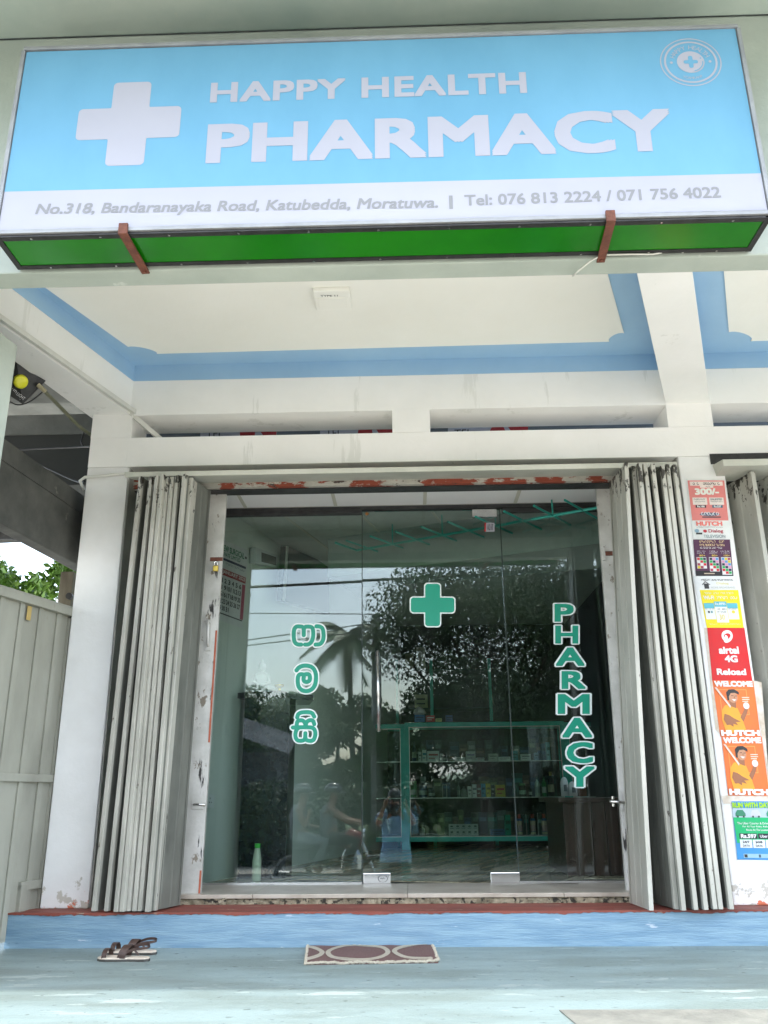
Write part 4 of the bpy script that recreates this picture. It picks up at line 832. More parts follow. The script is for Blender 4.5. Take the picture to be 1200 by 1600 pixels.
# ================================================================ SIDE GATE AND PASSAGE
gx0 = pY(122, 957, 5.35); gz = gx0[2]
A = pP(122, 957, (-2.06, 5.0, 0), (1, -.30, 0)); nrm = (1, -.30, 0)
gdir = np.array([.30, 1, 0]); gdir /= np.linalg.norm(gdir)
sgt = thing('side_gate', 'tall grey green sheet metal gate closing the passage beside the shop', 'gate', (A[0], A[1], 0))
ztop = A[2]
def gpos(s, z, o=0): p = np.array([A[0], A[1], z])-gdir*s; return p+np.array([gdir[1], -gdir[0], 0])*o
GLN = 2.2
MB().prism([gpos(.02, .03), gpos(GLN, .03), gpos(GLN, ztop-.03), gpos(.02, ztop-.03)], np.array([-gdir[1], gdir[0], 0])*.003).build('sheet', 'sidegate', sgt)
for s_ in np.arange(.16, GLN, .155):
    for w, o in ((.030, .010), (.008, .014)): pass
    MB().prism([gpos(s_, .05, .001), gpos(s_, .05, .012), gpos(s_+.035, .05, .012), gpos(s_+.035, .05, .001)], (0, 0, ztop-.09)).build('rib', 'sidegate', sgt, bev=.003)
MB().bar(gpos(0, ztop-.02, .01), gpos(GLN, ztop-.02, .01), .05, .045).build('top_rail', 'sidegate', sgt, bev=.004)
MB().bar(gpos(0, ztop+.012, -.01), gpos(GLN, ztop+.012, -.01), .04, .02).build('top_cap', 'sidegate', sgt, bev=.004)
MB().bar(gpos(.03, 1.0 if False else pP(60, 1216, A, nrm)[2], .012), gpos(GLN, pP(60, 1216, A, nrm)[2], .012), .028, .042).build('middle_rail', 'sidegate', sgt, bev=.004)
MB().prism([gpos(-.005, .28, -.02), gpos(.05, .28, -.02), gpos(.05, .28, .025), gpos(-.005, .28, .025)], (0, 0, ztop-.3)).build('stile', 'sidegate', sgt, bev=.004)
MB().prism([gpos(.055, .1, -.0), gpos(.09, .1, -.0), gpos(.09, .1, .02), gpos(.055, .1, .02)], (0, 0, ztop-.15)).build('stile', 'sidegate', sgt, bev=.004)
MB().prism([gpos(.20, .0, -.02), gpos(.25, .0, -.02), gpos(.25, .0, .025), gpos(.20, .0, .025)], (0, 0, .30)).build('stile_foot', 'sidegate', sgt, bev=.004)
MB().bar(gpos(-.005, .29, .0), gpos(.25, .29, .0), .045, .045).build('stile_offset', 'sidegate', sgt, bev=.004)
q_ = gpos(.42, ztop-.13, .0145); MB().prism([q_, gpos(.455, ztop-.13, .0145), gpos(.455, ztop-.05, .0145), gpos(.42, ztop-.05, .0145)], np.array([gdir[1], -gdir[0], 0])*.001).build('tape_patch', flat((.5, .36, .12)), sgt)
# post and vine beyond the gate
a = pY(95, 893, 6.2); b2 = pY(113, 945, 6.2)
pst = thing('gate_post', 'weathered timber post standing behind the side gate by the white pillar', 'post', (a[0]+.04, 6.2, GND))
B(a[0], a[0]+.10, 6.2, 6.3, GND, a[2]).build('post', paint('old_timber', (.12, .10, .07), (.2, .18, .13), 14, .9, .3, 40, (1, 1, .2)), pst, bev=.008)
c_ = pY(105, 932, 6.19); MB().tube([(c_[0]+.02, 6.2, c_[2]), (c_[0]+.02, 6.17, c_[2])], .025, 12).build('bolt_head', 'black', pst)
# old concrete canopy of the passage, mottled dark grey
zk = 2.15
p0 = pZ(128, 886, zk); p1 = pZ(0, 816, zk); d = p1-p0
pp = thing('passage_canopy', 'dark concrete canopy over the passage beyond the white pillar', 'canopy', tuple(p0))
e0 = p0-d*.5; e1 = p0+d*4; out_ = np.array([-d[1], d[0], 0]); out_ /= np.linalg.norm(out_)
if out_[0] > 0: out_ = -out_
MB().prism([e0, e1, e1+[0, 0, .34], e0+[0, 0, .34]], out_*.10).build('edge_beam', 'concrete', pp, bev=.012)
MB().prism([e0+[0, 0, .34], e1+[0, 0, .34], e1+out_*1.7+[0, 0, .34], e0+out_*1.7+[0, 0, .34]], (0, 0, .12)).build('slab', 'concrete', pp)
y6 = YW+1.2
a = pY(20, 649, y6); b2 = pY(20, 679, y6); c_ = pY(20, 712, y6)
B(-4.2, -1.75, y6, y6+.3, b2[2], a[2]).build('cross_beam', 'concrete2', pp)
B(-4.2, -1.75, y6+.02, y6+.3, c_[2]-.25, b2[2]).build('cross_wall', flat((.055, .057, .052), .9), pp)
B(-4.2, -1.86, YF+.3, y6+.3, a[2]+.25, a[2]+.35).build('soffit', 'concrete2', pp)
def cable(pts, r, lab, mat='wire'): return tag(MB().tube([np.array(p) for p in smoothline(pts, 2)], r, 6).build('cable', mat, smooth=True), lab, 'cable', 'cables near the passage')
yc = YW-.02
cable([pY(64, 606, 4.6), pY(95, 637, 4.9), pY(125, 668, 5.1), pY(143, 680, 5.2)], .012, 'thick grey green cable running from the flood light to the pillar', paint('old_cable', (.10, .11, .06), (.16, .16, .1), 20, .7))
cable([pY(0, 704, 5.6), pY(60, 701, 5.5), pY(130, 698, 5.3), pY(141, 698, 5.2)], .007, 'black cable stretched level across the passage to the pillar')
cable([pY(10, 703, 5.6), pY(60, 725, 5.5), pY(120, 754, 5.2), pY(132, 752, 5.05)], .006, 'black cable sagging down to the white conduit on the pillar')
cable([pY(133, 672, 5.2), pY(126, 690, 5.2), pY(130, 697, 5.2)], .006, 'short black cable loop against the pillar')
cable([pY(16, 628, 4.55), pY(28, 634, 4.6), pY(48, 628, 4.6), pY(67, 612, 4.6)], .004, 'thin black wire drooping under the flood light')
# flood light, seen from below
yl_ = 4.45
fl_ = thing('flood_light', 'black flood light with yellow button under the veranda beam', 'lamp', tuple(pY(35, 600, yl_)))
c0 = [pY(u, v, yy) for u, v, yy in ((5, 552, 4.3), (26, 562, 4.32), (69, 597, 4.5), (35, 632, 4.5), (5, 612, 4.35))]
MB().prism(c0, (0, .05, .05)).build('housing', 'black', fl_, bev=.006)
nn = np.cross(c0[2]-c0[1], c0[3]-c0[1]); nn /= np.linalg.norm(nn); nn = -nn if nn[1] > 0 else nn
cc0 = pP(32, 596, c0[1], nn); ax = [cc0, cc0+nn*.018]
MB().tube([cc0-nn*.005, cc0+nn*.012, cc0+nn*.02], [.042, .040, .030], 20).build('yellow_cap', paint('yellow_plastic', (.75, .72, .02), (.82, .8, .06), 20, .4), fl_, smooth=True)
g0 = pY(64, 606, 4.47); MB().tube([g0+[-.02, 0, .02], g0+[.02, .02, -.015]], .013, 10).build('cable_gland', flat((.45, .40, .25)), fl_)
e1_ = (c0[2]-c0[1])/np.linalg.norm(c0[2]-c0[1]); e2_ = np.cross(nn, e1_); e2_ = -e2_ if e2_[2] > 0 else e2_
b0 = pP(20, 606, c0[1], nn)
lq = Quad(b0, b0+e1_*.10, b0+e1_*.10+e2_*.045, b0+e2_*.045, nn)
text(lq, 'LED LIGHT', (0, 0, .95, .42), flat((.6, .6, .6)), fl_, off=.002, bold=.0); text(lq, 'IP66', (.45, .55, .8, .95), flat((.6, .6, .6)), fl_, off=.002, bold=.0)
# black camera/pipe stub at the picture edge
a = pY(28, 835, 5.4); tag(MB().tube([(a[0]-.35, 5.4, a[2]), (a[0]-.03, 5.4, a[2]), (a[0]-.028, 5.4, a[2]), (a[0], 5.4, a[2])], [.036, .036, .041, .041], 16).build('pipe_end', 'black', smooth=False), 'black pipe end jutting out below the dark concrete canopy', 'pipe')
# ceiling junction box, above the veranda
a = zc(487, 441); b2 = zc(548, 437); c_ = zc(543, 478); 
jb = thing('ceiling_box', 'square white plastic junction box on the veranda ceiling', 'junction box', (a[0], a[1], ZCEIL-.05))
jx0, jx1, jy1 = a[0], b2[0]-.01, c_[1]
B(jx0, jx1, jy1-.20, jy1, ZCEIL-.035, ZCEIL-.009).build('box', 'ceiling', jb, bev=.006)
B(jx0+.02, jx1-.02, jy1-.13, jy1-.02, ZCEIL-.039, ZCEIL-.035).build('lid', 'ceiling', jb, bev=.002)
text(Quad((jx0+.04, jy1-.165, ZCEIL-.036), (jx1-.07, jy1-.165, ZCEIL-.036), (jx1-.07, jy1-.150, ZCEIL-.036), (jx0+.04, jy1-.150, ZCEIL-.036), (0, 0, -1)), 'TYPE 11', (0, 0, 1, 1), 'black', jb, bold=.01)
# ================================================================ INSIDE THE SHOP
YC = pZ(885, 1326, ZSILL)[1]; print('YC', YC, 'YG', YG, 'YW', YW)
def C(u, v, y=None): return pY(u, v, YC if y is None else y)
def case(u0, u1, vt, label, shelves, lfeet=True, rfeet=True):
    x0, x1 = C(u0, 1200)[0], C(u1, 1200)[0]; zt = C((u0+u1)/2, vt)[2]; zb_ = C(700, 1315)[2]
    s_ = thing('showcase', label, 'showcase', ((x0+x1)/2, YC, ZSILL), 'teal framed glass counters'); w = .045; dp = .42
    for x in (x0, x1-w):
        for y in (YC, YC+dp): B(x, x+w, y, y+w, ZSILL, zt-w).build('post', 'teal', s_, bev=.002)
    for z in (zt-w, zb_):
        B(x0, x1, YC-.003, YC+w, z, z+w).build('rail', 'teal', s_, bev=.002); B(x0, x1, YC+dp, YC+dp+w+.003, z, z+w).build('rail', 'teal', s_, bev=.002)
        for x in (x0, x1-w): B(x+.002, x+w-.002, YC+w, YC+dp, z, z+w).build('rail', 'teal', s_)
    B(x0+w, x1-w, YC+.012, YC+.017, zb_+w, zt-w).build('front_glass', 'glass2', s_)
    B(x0, x1, YC, YC+dp, zt+.001, zt+.007).build('top_glass', 'glass2', s_)
    B(x0+.01, x1-.01, YC+.02, YC+dp, zb_+w+.001, zb_+w+.008).build('bottom_board', flat((.10, .12, .12)), s_)
    B(x0+.01, x1-.01, YC+dp-.01, YC+dp-.003, zb_+w+.01, zt-w).build('back_board', flat((.012, .018, .018)), s_)
    for z in (zt-w-.006, zb_+w): B(x0+w, x1-w, YC+.002, YC+.010, z, z+.006).build('trim', 'alloy', s_)
    for x in (x0+w, x1-w-.006): B(x, x+.006, YC+.002, YC+.010, zb_+w, zt-w).build('trim', 'alloy', s_)
    for v in shelves: z = C(700, v)[2]; B(x0+w, x1-w, YC+.03, YC+dp-.02, z-.008, z).build('shelf', 'glass2', s_); B(x0+w, x1-w, YC+.026, YC+.030, z-.009, z).build('shelf_edge', 'alloy', s_)
    return zb_+w+.008
case(545, 633, 1132, 'narrow empty teal framed counter behind the photographer reflection', [1189, 1246])
zbot = case(633, 886, 1128, 'wide teal framed glass showcase full of medicine boxes and bottles', [1189, 1246])
case(886, 1010, 1128, 'teal framed counter behind the lowest letters of PHARMACY', [1189, 1246])
def base(v, shelf): return {'t': C(700, 1189)[2]+.001, 'm': C(700, 1246)[2]+.001, 'b': zbot+.001, 'c': C(700, 1128)[2]+.008}[shelf]
cnt = {'t': 0, 'm': 0, 'b': 0, 'c': 0}; SHN = {'t': 'upper showcase shelf', 'm': 'middle showcase shelf', 'b': 'showcase floor', 'c': 'the showcase top'}
def item(sh, kind, u0, u1, vt, cn, col, col2=None, up=0, dy=.05):
    vb = {'t': 1188, 'm': 1245, 'b': 1303, 'c': 1127}[sh]
    x0, x1 = C(u0, vb)[0], C(u1, vb)[0]; h = C(700, vt)[2]-C(700, vb)[2]; z0 = base(vb, sh)+up; w = x1-x0; y0 = YC+dy
    i = cnt[sh]; cnt[sh] += 1
    lab = f'{cn} {kind}, {ordn(i)} from the left on {SHN[sh]}'
    t = thing({'box': 'medicine_box', 'bottle': 'medicine_bottle', 'jar': 'plastic_jar', 'can': 'spray_can', 'bag': 'plastic_bag', 'tube': 'thin_rod', 'carton': 'empty_carton'}[kind], lab, kind if kind not in ('tube', 'carton') else {'tube': 'rod', 'carton': 'carton'}[kind], ((x0+x1)/2, y0, z0), 'goods on the ' + SHN[sh])
    c1 = flat(col, .45); c2 = flat(col2 or tuple(min(1, x*.35) for x in col), .45); cx_ = (x0+x1)/2
    if kind == 'box':
        B(x0, x1-.002, y0, y0+.07, z0, z0+h).build('carton', c1, t, bev=.0015)
        B(x0+w*.12, x1-w*.12, y0-.0008, y0, z0+h*.55, z0+h*.72).build('printed_band', c2, t); B(x0+w*.12, x1-w*.35, y0-.0008, y0, z0+h*.25, z0+h*.34).build('printed_line', c2, t)
    elif kind in ('bottle', 'jar', 'can'):
        r = w/2; k = {'bottle': [(r, 0), (r, h*.62), (r*.85, h*.70), (r*.38, h*.78), (r*.38, h*.84)], 'jar': [(r*.95, 0), (r, h*.06), (r, h*.78), (r*.8, h*.84)], 'can': [(r, 0), (r, h*.72), (r*.7, h*.80)]}[kind]
        MB().lathe((cx_, y0+r, z0), k, 14).build('body', c1, t, smooth=True)
        rr = {'bottle': r*.45, 'jar': r*.9, 'can': r*.62}[kind]; MB().lathe((cx_, y0+r, z0+k[-1][1]), [(rr, 0), (rr, h-k[-1][1])], 12).build('cap', c2, t)
        MB().lathe((cx_, y0+r, z0+h*.18), [(r*1.02, 0), (r*1.02, h*.3)], 14).build('label_band', flat(col2 and tuple(.5*a+.3 for a in col2) or (.5, .55, .5)), t)
        if kind == 'can': MB().lathe((cx_, y0+r, z0+h*.48), [(r*1.03, 0), (r*1.03, h*.2)], 14).build('label_band', flat((.55, .42, .32)), t); MB().lathe((cx_, y0+r, z0+h*.02), [(r*1.03, 0), (r*1.03, h*.14)], 14).build('label_band', flat((.55, .52, .36)), t)
    elif kind == 'bag': MB().lathe((cx_, y0+.03, z0), [(w*.45, 0), (w*.5, h*.3), (w*.42, h*.7), (w*.12, h*.88), (w*.2, h)], 10, 1, .6).build('bag', c1, t)
    elif kind == 'tube': MB().tube([(cx_, y0, z0), (cx_, y0, z0+h)], w/2, 8).build('rod', c1, t)
    elif kind == 'carton':
        for bx in ((x0, x0+.004, z0, z0+h), (x1-.004, x1, z0, z0+h), (x0, x1, z0, z0+.004), (x0, x1, z0+h-.004, z0+h)): B(bx[0], bx[1], y0, y0+.05, bx[2], bx[3]).build('carton_side', c1, t)
    return t
w_ = (.84, .86, .84); tl_ = (.02, .20, .20); nv = (.015, .04, .12)
for a in [('t', 'bottle', 644, 651, 1157, 'dark blue pump', nv), ('t', 'box', 654, 659, 1173, 'white', w_), ('t', 'box', 660, 667, 1170, 'white', w_, (.1, .3, .4)), ('t', 'box', 668, 687, 1172, 'white and pink', w_, (.5, .12, .12)),
          ('t', 'box', 688, 693, 1176, 'small white', w_), ('t', 'jar', 694, 700, 1177, 'dark round', (.08, .09, .1)), ('t', 'jar', 703, 710, 1180, 'small brown', (.12, .09, .04)), ('t', 'box', 712, 728, 1182, 'flat white', w_), ('t', 'box', 729, 744, 1173, 'white striped', w_, (.15, .15, .3)),
          ('t', 'box', 745, 758, 1183, 'flat pale', w_, (.5, .2, .2)), ('t', 'box', 764, 779, 1177, 'pale cream', (.55, .56, .46)), ('t', 'box', 780, 799, 1182, 'long pale', w_), ('t', 'box', 801, 811, 1173, 'light blue', (.12, .36, .42)), ('t', 'box', 815, 831, 1178, 'white low', w_),
          ('t', 'box', 837, 843, 1176, 'pale blue', (.3, .42, .55)), ('t', 'box', 843, 848, 1173, 'navy', nv), ('t', 'box', 848, 855, 1162, 'tall navy', nv), ('t', 'box', 856, 862, 1160, 'tall light blue', (.15, .38, .45)),
          ('m', 'jar', 641, 652, 1219, 'green lidded', (.06, .32, .08), (.2, .5, .2)), ('m', 'jar', 655, 668, 1222, 'dark blue', nv), ('m', 'jar', 670, 680, 1230, 'dark low', (.03, .04, .05)), ('m', 'carton', 692, 699, 1225, 'open white', (.6, .6, .55)), ('m', 'bottle', 715, 720, 1222, 'small clear', (.3, .36, .33)),
          ('m', 'bag', 721, 731, 1228, 'crumpled grey', (.22, .25, .22)), ('m', 'box', 732, 738, 1228, 'narrow white', w_), ('m', 'box', 739, 746, 1225, 'white and grey', w_), ('m', 'box', 746, 753, 1225, 'brown letter Z', (.25, .10, .09), (.6, .6, .55)), ('m', 'box', 753.5, 760, 1224, 'sky blue', (.10, .42, .62)),
          ('m', 'box', 760.5, 768, 1224, 'bright yellow', (.62, .56, .05)), ('m', 'box', 769, 774, 1226, 'black', (.02, .02, .02), (.5, .5, .45)), ('m', 'box', 775.5, 791, 1226, 'yellow and red', (.65, .46, .03), (.55, .05, .02)), ('m', 'jar', 813, 824, 1224, 'green and black', (.02, .03, .02), (.05, .3, .08)),
          ('m', 'bottle', 828, 833, 1229, 'small black', (.02, .03, .03)), ('m', 'bottle', 838, 846, 1213, 'white labelled', (.42, .5, .42), (.03, .1, .05)), ('m', 'bottle', 849, 856, 1213, 'green', (.03, .25, .08)), ('m', 'bottle', 859, 869, 1206, 'dark with yellow', (.01, .015, .03), (.5, .4, .1)),
          ('b', 'bottle', 656, 664, 1286, 'white stoppered', (.35, .4, .38)), ('b', 'box', 767, 790, 1293, 'wide blue', (.04, .13, .25)), ('b', 'box', 790.5, 800, 1271, 'tall teal', (.0, .28, .18)), ('b', 'can', 810, 818, 1270, 'red topped', (.05, .14, .3), (.45, .06, .06)),
          ('b', 'tube', 823.5, 825, 1270, 'thin grey', (.3, .3, .3)), ('b', 'can', 831, 839, 1270, 'red topped', (.05, .14, .3), (.45, .06, .06)), ('b', 'tube', 842, 843.5, 1268, 'thin white', (.5, .5, .5)), ('b', 'can', 849, 857, 1270, 'red topped', (.05, .14, .3), (.45, .06, .06)), ('b', 'can', 859.5, 867, 1270, 'red topped', (.05, .14, .3), (.45, .06, .06)),
          ('c', 'box', 648, 664, 1116, 'royal blue', (.03, .16, .42)), ('c', 'box', 666, 680, 1117, 'red and white', (.5, .04, .04), (.6, .6, .6)), ('c', 'box', 681, 691, 1122, 'flat yellow', (.5, .5, .2)), ('c', 'box', 697, 708, 1117, 'dark blue', (.02, .07, .25))]: item(*a)
for sh_, vb_, lo_, hi_ in (('t', 1188, 1150, 1168), ('m', 1245, 1206, 1222), ('b', 1303, 1262, 1280)):
    u_ = 645; j = 0; rr_ = random.Random(vb_)
    while u_ < 862:
        wd = rr_.uniform(8, 16); vt_ = rr_.uniform(lo_, hi_); cc_ = rr_.choice([('grey green', (.07, .10, .09)), ('slate blue', (.04, .07, .11)), ('dull teal', (.02, .10, .09)), ('dusty white', (.24, .26, .25)), ('dull brown', (.09, .06, .04)), ('olive', (.10, .11, .05))])
        if rr_.random() < .8:
            yy_ = YC+.24; a_ = pY(u_, vb_, yy_); b_ = pY(u_+wd-1.2, vt_, yy_); z0 = base(vb_, sh_); hh_ = pY(u_, vt_, YC)[2]-pY(u_, vb_, YC)[2]
            t = thing('medicine_box', f'{cc_[0]} box, {ordn(j)} from the left in the back row, {SHN[sh_]}', 'box', (a_[0], yy_, z0), 'back row on the ' + SHN[sh_])
            B(a_[0], b_[0], yy_, yy_+.08, z0, z0+hh_).build('carton', flat(cc_[1], .5), t, bev=.0015); B(a_[0]+.01, b_[0]-.012, yy_-.0008, yy_, z0+hh_*.6, z0+hh_*.78).build('printed_band', flat(tuple(min(.6, c*2.6) for c in cc_[1])), t); j += 1
        u_ += wd
for k_, (u0_, u1_, vt_, sh_, cn_, cc_) in enumerate(((893, 899, 1168, 't', 'tall clear bottle', (.2, .24, .24)), (901, 909, 1172, 't', 'short grey jar', (.15, .18, .18)), (930, 944, 1154, 't', 'brown carton with a pale blue label', (.07, .06, .03)), (946, 956, 1160, 't', 'dark olive carton', (.05, .05, .03)), (905, 915, 1226, 'm', 'orange red carton', (.25, .05, .02)))):
    z0 = base(0, sh_); a_ = C(u0_, 1188); b_ = C(u1_, 1188); hh_ = C(700, vt_)[2]-C(700, {'t': 1188, 'm': 1245}[sh_])[2]
    t = thing('stock_item', cn_+' in the counter behind the last letters of PHARMACY', 'box' if 'carton' in cn_ else 'bottle', (a_[0], YC+.1, z0))
    if 'carton' in cn_: B(a_[0], b_[0], YC+.08, YC+.18, z0, z0+hh_).build('carton', flat(cc_), t, bev=.002); B(a_[0]+.01, a_[0]+.04, YC+.079, YC+.08, z0+hh_*.6, z0+hh_*.85).build('printed_label', flat((.15, .35, .42)), t)
    else: r_k = (b_[0]-a_[0])/2; MB().lathe((a_[0]+r_k, YC+.1, z0), [(r_k, 0), (r_k, hh_*.7), (r_k*.4, hh_*.82)], 12).build('body', flat(cc_), t); MB().lathe((a_[0]+r_k, YC+.1, z0+hh_*.82), [(r_k*.5, 0), (r_k*.5, hh_*.18)], 10).build('cap', 'black', t)
# ten white boxes in two rows
for r_i in range(2):
    for c_i in range(5):
        u0 = 702+c_i*9.3; x0, x1 = C(u0, 1303)[0], C(u0+9, 1303)[0]; h = C(700, 1294.5)[2]-C(700, 1303.5)[2]; z0 = zbot+.001+r_i*(h+.0008); y0 = YC+.05
        t = thing('medicine_box', f'small white box, {ordn(c_i)} from the pale bottle in the {"upper" if r_i else "lower"} row of stacked boxes', 'box', ((x0+x1)/2, y0, z0), 'stack of ten small white boxes')
        B(x0, x1-.001, y0, y0+.05, z0, z0+h).build('carton', flat((.58, .62, .58), .45), t, bev=.0012); q = Quad((x0, y0, z0+h), (x1, y0, z0+h), (x1, y0, z0), (x0, y0, z0)); q.disc(.5, .38, .26, .14, 'eye_mark', flat((.05, .1, .08)), t, .0008, n=12); q.rect(.15, .66, .85, .76, 'printed_line', flat((.1, .2, .15)), t, .0008)
t = thing('paper_bundle', 'crumpled white paper bundle on the royal blue box', 'paper', tuple(C(656, 1112, YC+.08)), None)
m = MB(); c_ = C(655, 1110, YC+.085); vs = []
m.lathe((c_[0], YC+.085, base(0, 'c')+C(700, 1116)[2]-C(700, 1127)[2]), [(.045, 0), (.075, .02), (.06, .055), (.02, .085)], 7, 1, .6); m.build('paper', flat((.55, .56, .58)), t)
# back shelving with boxes, notices and posts
sh = thing('back_shelf', 'tall teal framed shelf unit against the back wall', 'shelf', tuple(C(650, 1130, YB-.4)))
yb = YB-.38
for u in (617, 670, 760): p = pY(u, 1000, yb); B(p[0], p[0]+.035, yb, yb+.035, ZSILL, 2.25).build('post', 'teal', sh)
xa_, xb_ = pY(617, 1000, yb)[0], pY(760, 1000, yb)[0]+.03
for v in (1046, 1106): z = pY(650, v, yb)[2]; B(xa_, xb_, yb+.002, YB-.07, z-.015, z).build('shelf', flat((.02, .05, .05)), sh)
zsh = pY(650, 1046, yb)[2]+.001
for k, (u0, u1, v, cn, cc_) in enumerate(((633, 646, 1020, 'khaki carton, shorter of two on the back shelf', (.20, .21, .14)), (651, 664, 1010, 'beige carton, taller of two on the back shelf', (.30, .30, .24)))):
    a = pY(u0, 1046, yb); b2 = pY(u1, v, yb); t = tag(B(a[0], b2[0], yb+.05, yb+.2, zsh, b2[2]).build('carton', flat(cc_), bev=.003), cn, 'carton', 'cartons on the back shelf')
a = pY(648, 1106, yb-.01); b2 = pY(668, 1085, yb-.01); t = thing('notice', 'yellowish paper notice on the teal shelf unit', 'notice', tuple(a))
B(a[0], b2[0], yb-.012, yb-.002, a[2], b2[2]).build('paper', flat((.35, .37, .20)), t)
for dv in (.25, .6): B(a[0]+.02, b2[0]-.03, yb-.0135, yb-.012, a[2]+(b2[2]-a[2])*dv, a[2]+(b2[2]-a[2])*(dv+.1)).build('printed_line', 'black', t)
# two bottles and cartons at the foot of the lettering
for k, (u0, u1, v) in enumerate(((878, 888, 1214), (890, 902, 1221))):
    yy = 6.9; a = pY(u0, 1244, yy); b2 = pY(u1, v, yy); r = (b2[0]-a[0])/2; h = b2[2]-a[2]
    t = thing('plastic_bottle', ['taller of the two white bottles on the dark wooden counter', 'shorter of the two white bottles on the dark wooden counter'][k], 'bottle', (a[0]+r, yy, a[2]), 'bottles on the wooden counter')
    MB().lathe((a[0]+r, yy+.03, a[2]), [(r, 0), (r, h*.7), (r*.7, h*.9), (r*.3, h)], 14, 1, .6).build('body', flat((.42, .45, .46)), t, smooth=True); B(a[0]+r*.6, a[0]+r*1.4, yy-.012-.0, yy-.008, a[2]+h*.25, a[2]+h*.6).build('label_print', flat((.03, .05, .06)), t)
# dark wooden counter near the glass
yk = pZ(925, 1369, ZSILL)[1]; a = pY(887, 1369, yk); zt = pY(905, 1246, 6.9)[2]
wc = thing('wooden_counter', 'dark brown wooden board counter behind the word PHARMACY', 'counter', (a[0]+.4, yk, ZSILL))
B(a[0]+.02, 1.86, yk+.02, 7.1, ZSILL, zt-.03).build('carcass', 'wood', wc)
x = pY(918, 1369, yk)[0]; k = 0
x = a[0]
while x < 1.85: w = .085+.02*((k*5) % 3)/2; B(x, min(x+w-.004, 1.86), yk, yk+.018, ZSILL+.004, zt-.03).build('board', 'wood', wc, bev=.003); x += w; k += 1
B(a[0]-.03, 1.88, yk-.03, 7.12, zt-.03, zt).build('counter_top', 'wood', wc, bev=.004)
# granite pedestal, statue, oil lamp
yp = 6.15; a = pY(377, 1368, yp); b2 = pY(451, 1090, yp)
pdx0, pdx1, pzt = pY(378, 1200, yp)[0], pY(450, 1200, yp)[0], pY(415, 1090, yp)[2]
pd = thing('granite_pedestal', 'black speckled granite pillar stand with slab top inside the shop', 'pedestal', ((pdx0+pdx1)/2, yp+.2, ZSILL))
B(pdx0, pdx1, yp, yp+.33, ZSILL, pzt).build('column', 'granite', pd, bev=.002)
c1_, c2_, c3_ = pY(406, 1074, yp-.05), pY(346, 1085, yp+.12), pY(487, 1087, yp+.26)
zs_ = pzt
tpoly = [(c1_[0], yp-.06), (c3_[0]+.02, yp+.22), (c3_[0]-.05, yp+.55), (c2_[0]+.05, yp+.5), (c2_[0]-.02, yp+.12)]
MB().prism([(x, y, zs_) for x, y in tpoly], (0, 0, .04)).build('slab', 'granite', pd, bev=.002)
bx, by, bz = pY(409, 1070, yp+.12)[0], yp+.12, zs_+.04
H = pY(409, 1035, yp+.12)[2]-bz+.02
bu = thing('buddha_statue', 'small white seated Buddha statue on the black granite slab', 'statue', (bx, by, bz))
m = MB(); m.lathe((bx, by, bz), [(H*.36, 0), (H*.38, H*.05), (H*.34, H*.09)], 18, 1, .7); m.build('base', flat((.70, .72, .70)), bu, smooth=True)
m = MB(); m.lathe((bx, by, bz+H*.09), [(H*.30, 0), (H*.26, H*.1), (H*.15, H*.16), (H*.145, H*.3), (H*.19, H*.44), (H*.16, H*.50), (H*.06, H*.54), (H*.055, H*.58)], 18, 1, .6)
m.tube([(bx-H*.10, by, bz+H*.18), (bx-H*.36, by-H*.12, bz+H*.13), (bx, by-H*.26, bz+H*.14)], [H*.1, H*.075, H*.05], 10); m.tube([(bx+H*.10, by, bz+H*.18), (bx+H*.36, by-H*.12, bz+H*.13), (bx, by-H*.28, bz+H*.16)], [H*.1, H*.075, H*.05], 10)
for s_ in (-1, 1): m.tube([(bx+s_*H*.17, by, bz+H*.55), (bx+s_*H*.23, by-H*.05, bz+H*.34), (bx+s_*.01, by-H*.2, bz+H*.24)], [H*.055, H*.048, H*.035], 8)
m.build('body', flat((.72, .74, .72)), bu, smooth=True)
m = MB(); m.lathe((bx, by, bz+H*.66), [(H*.05, 0), (H*.10, H*.05), (H*.115, H*.13), (H*.10, H*.2), (H*.05, H*.25), (H*.035, H*.3), (.002, H*.34)], 16, 1, 1.05); m.build('head', flat((.72, .74, .72)), bu, smooth=True)
ox, oz = pY(435, 1072, yp+.1)[0], bz
ol = thing('oil_lamp', 'small clay lamp with cups beside the Buddha statue', 'oil lamp', (ox, yp+.12, oz))
MB().lathe((ox, yp+.14, oz), [(.05, 0), (.062, .012), (.03, .022)], 14).build('dish', 'leather', ol); MB().lathe((ox, yp+.14, oz+.022), [(.012, 0), (.012, .02), (.03, .03), (.034, .045)], 12).build('cup', 'brass', ol)
# bottle on the floor by the glass
yy = YG+.2; a = pY(401, 1360, yy); r = (pY(408, 1350, yy)[0]-pY(394, 1350, yy)[0])/2; z0 = ZSILL+.001; h = pY(401, 1318, yy)[2]-z0
bt = thing('floor_bottle', 'white plastic bottle with bright green cap on the shop floor behind the glass', 'bottle', (a[0], yy, z0))
MB().lathe((a[0], yy, z0), [(r*.9, 0), (r, .01), (r, h*.52), (r*.9, h*.62), (r*.62, h*.84), (r*.55, h*.88)], 18).build('body', flat((.46, .55, .42), .35), bt, smooth=True)
MB().lathe((a[0], yy, z0+h*.88), [(r*.62, 0), (r*.62, h*.12)], 16).build('cap', flat((.03, .42, .04), .4), bt)
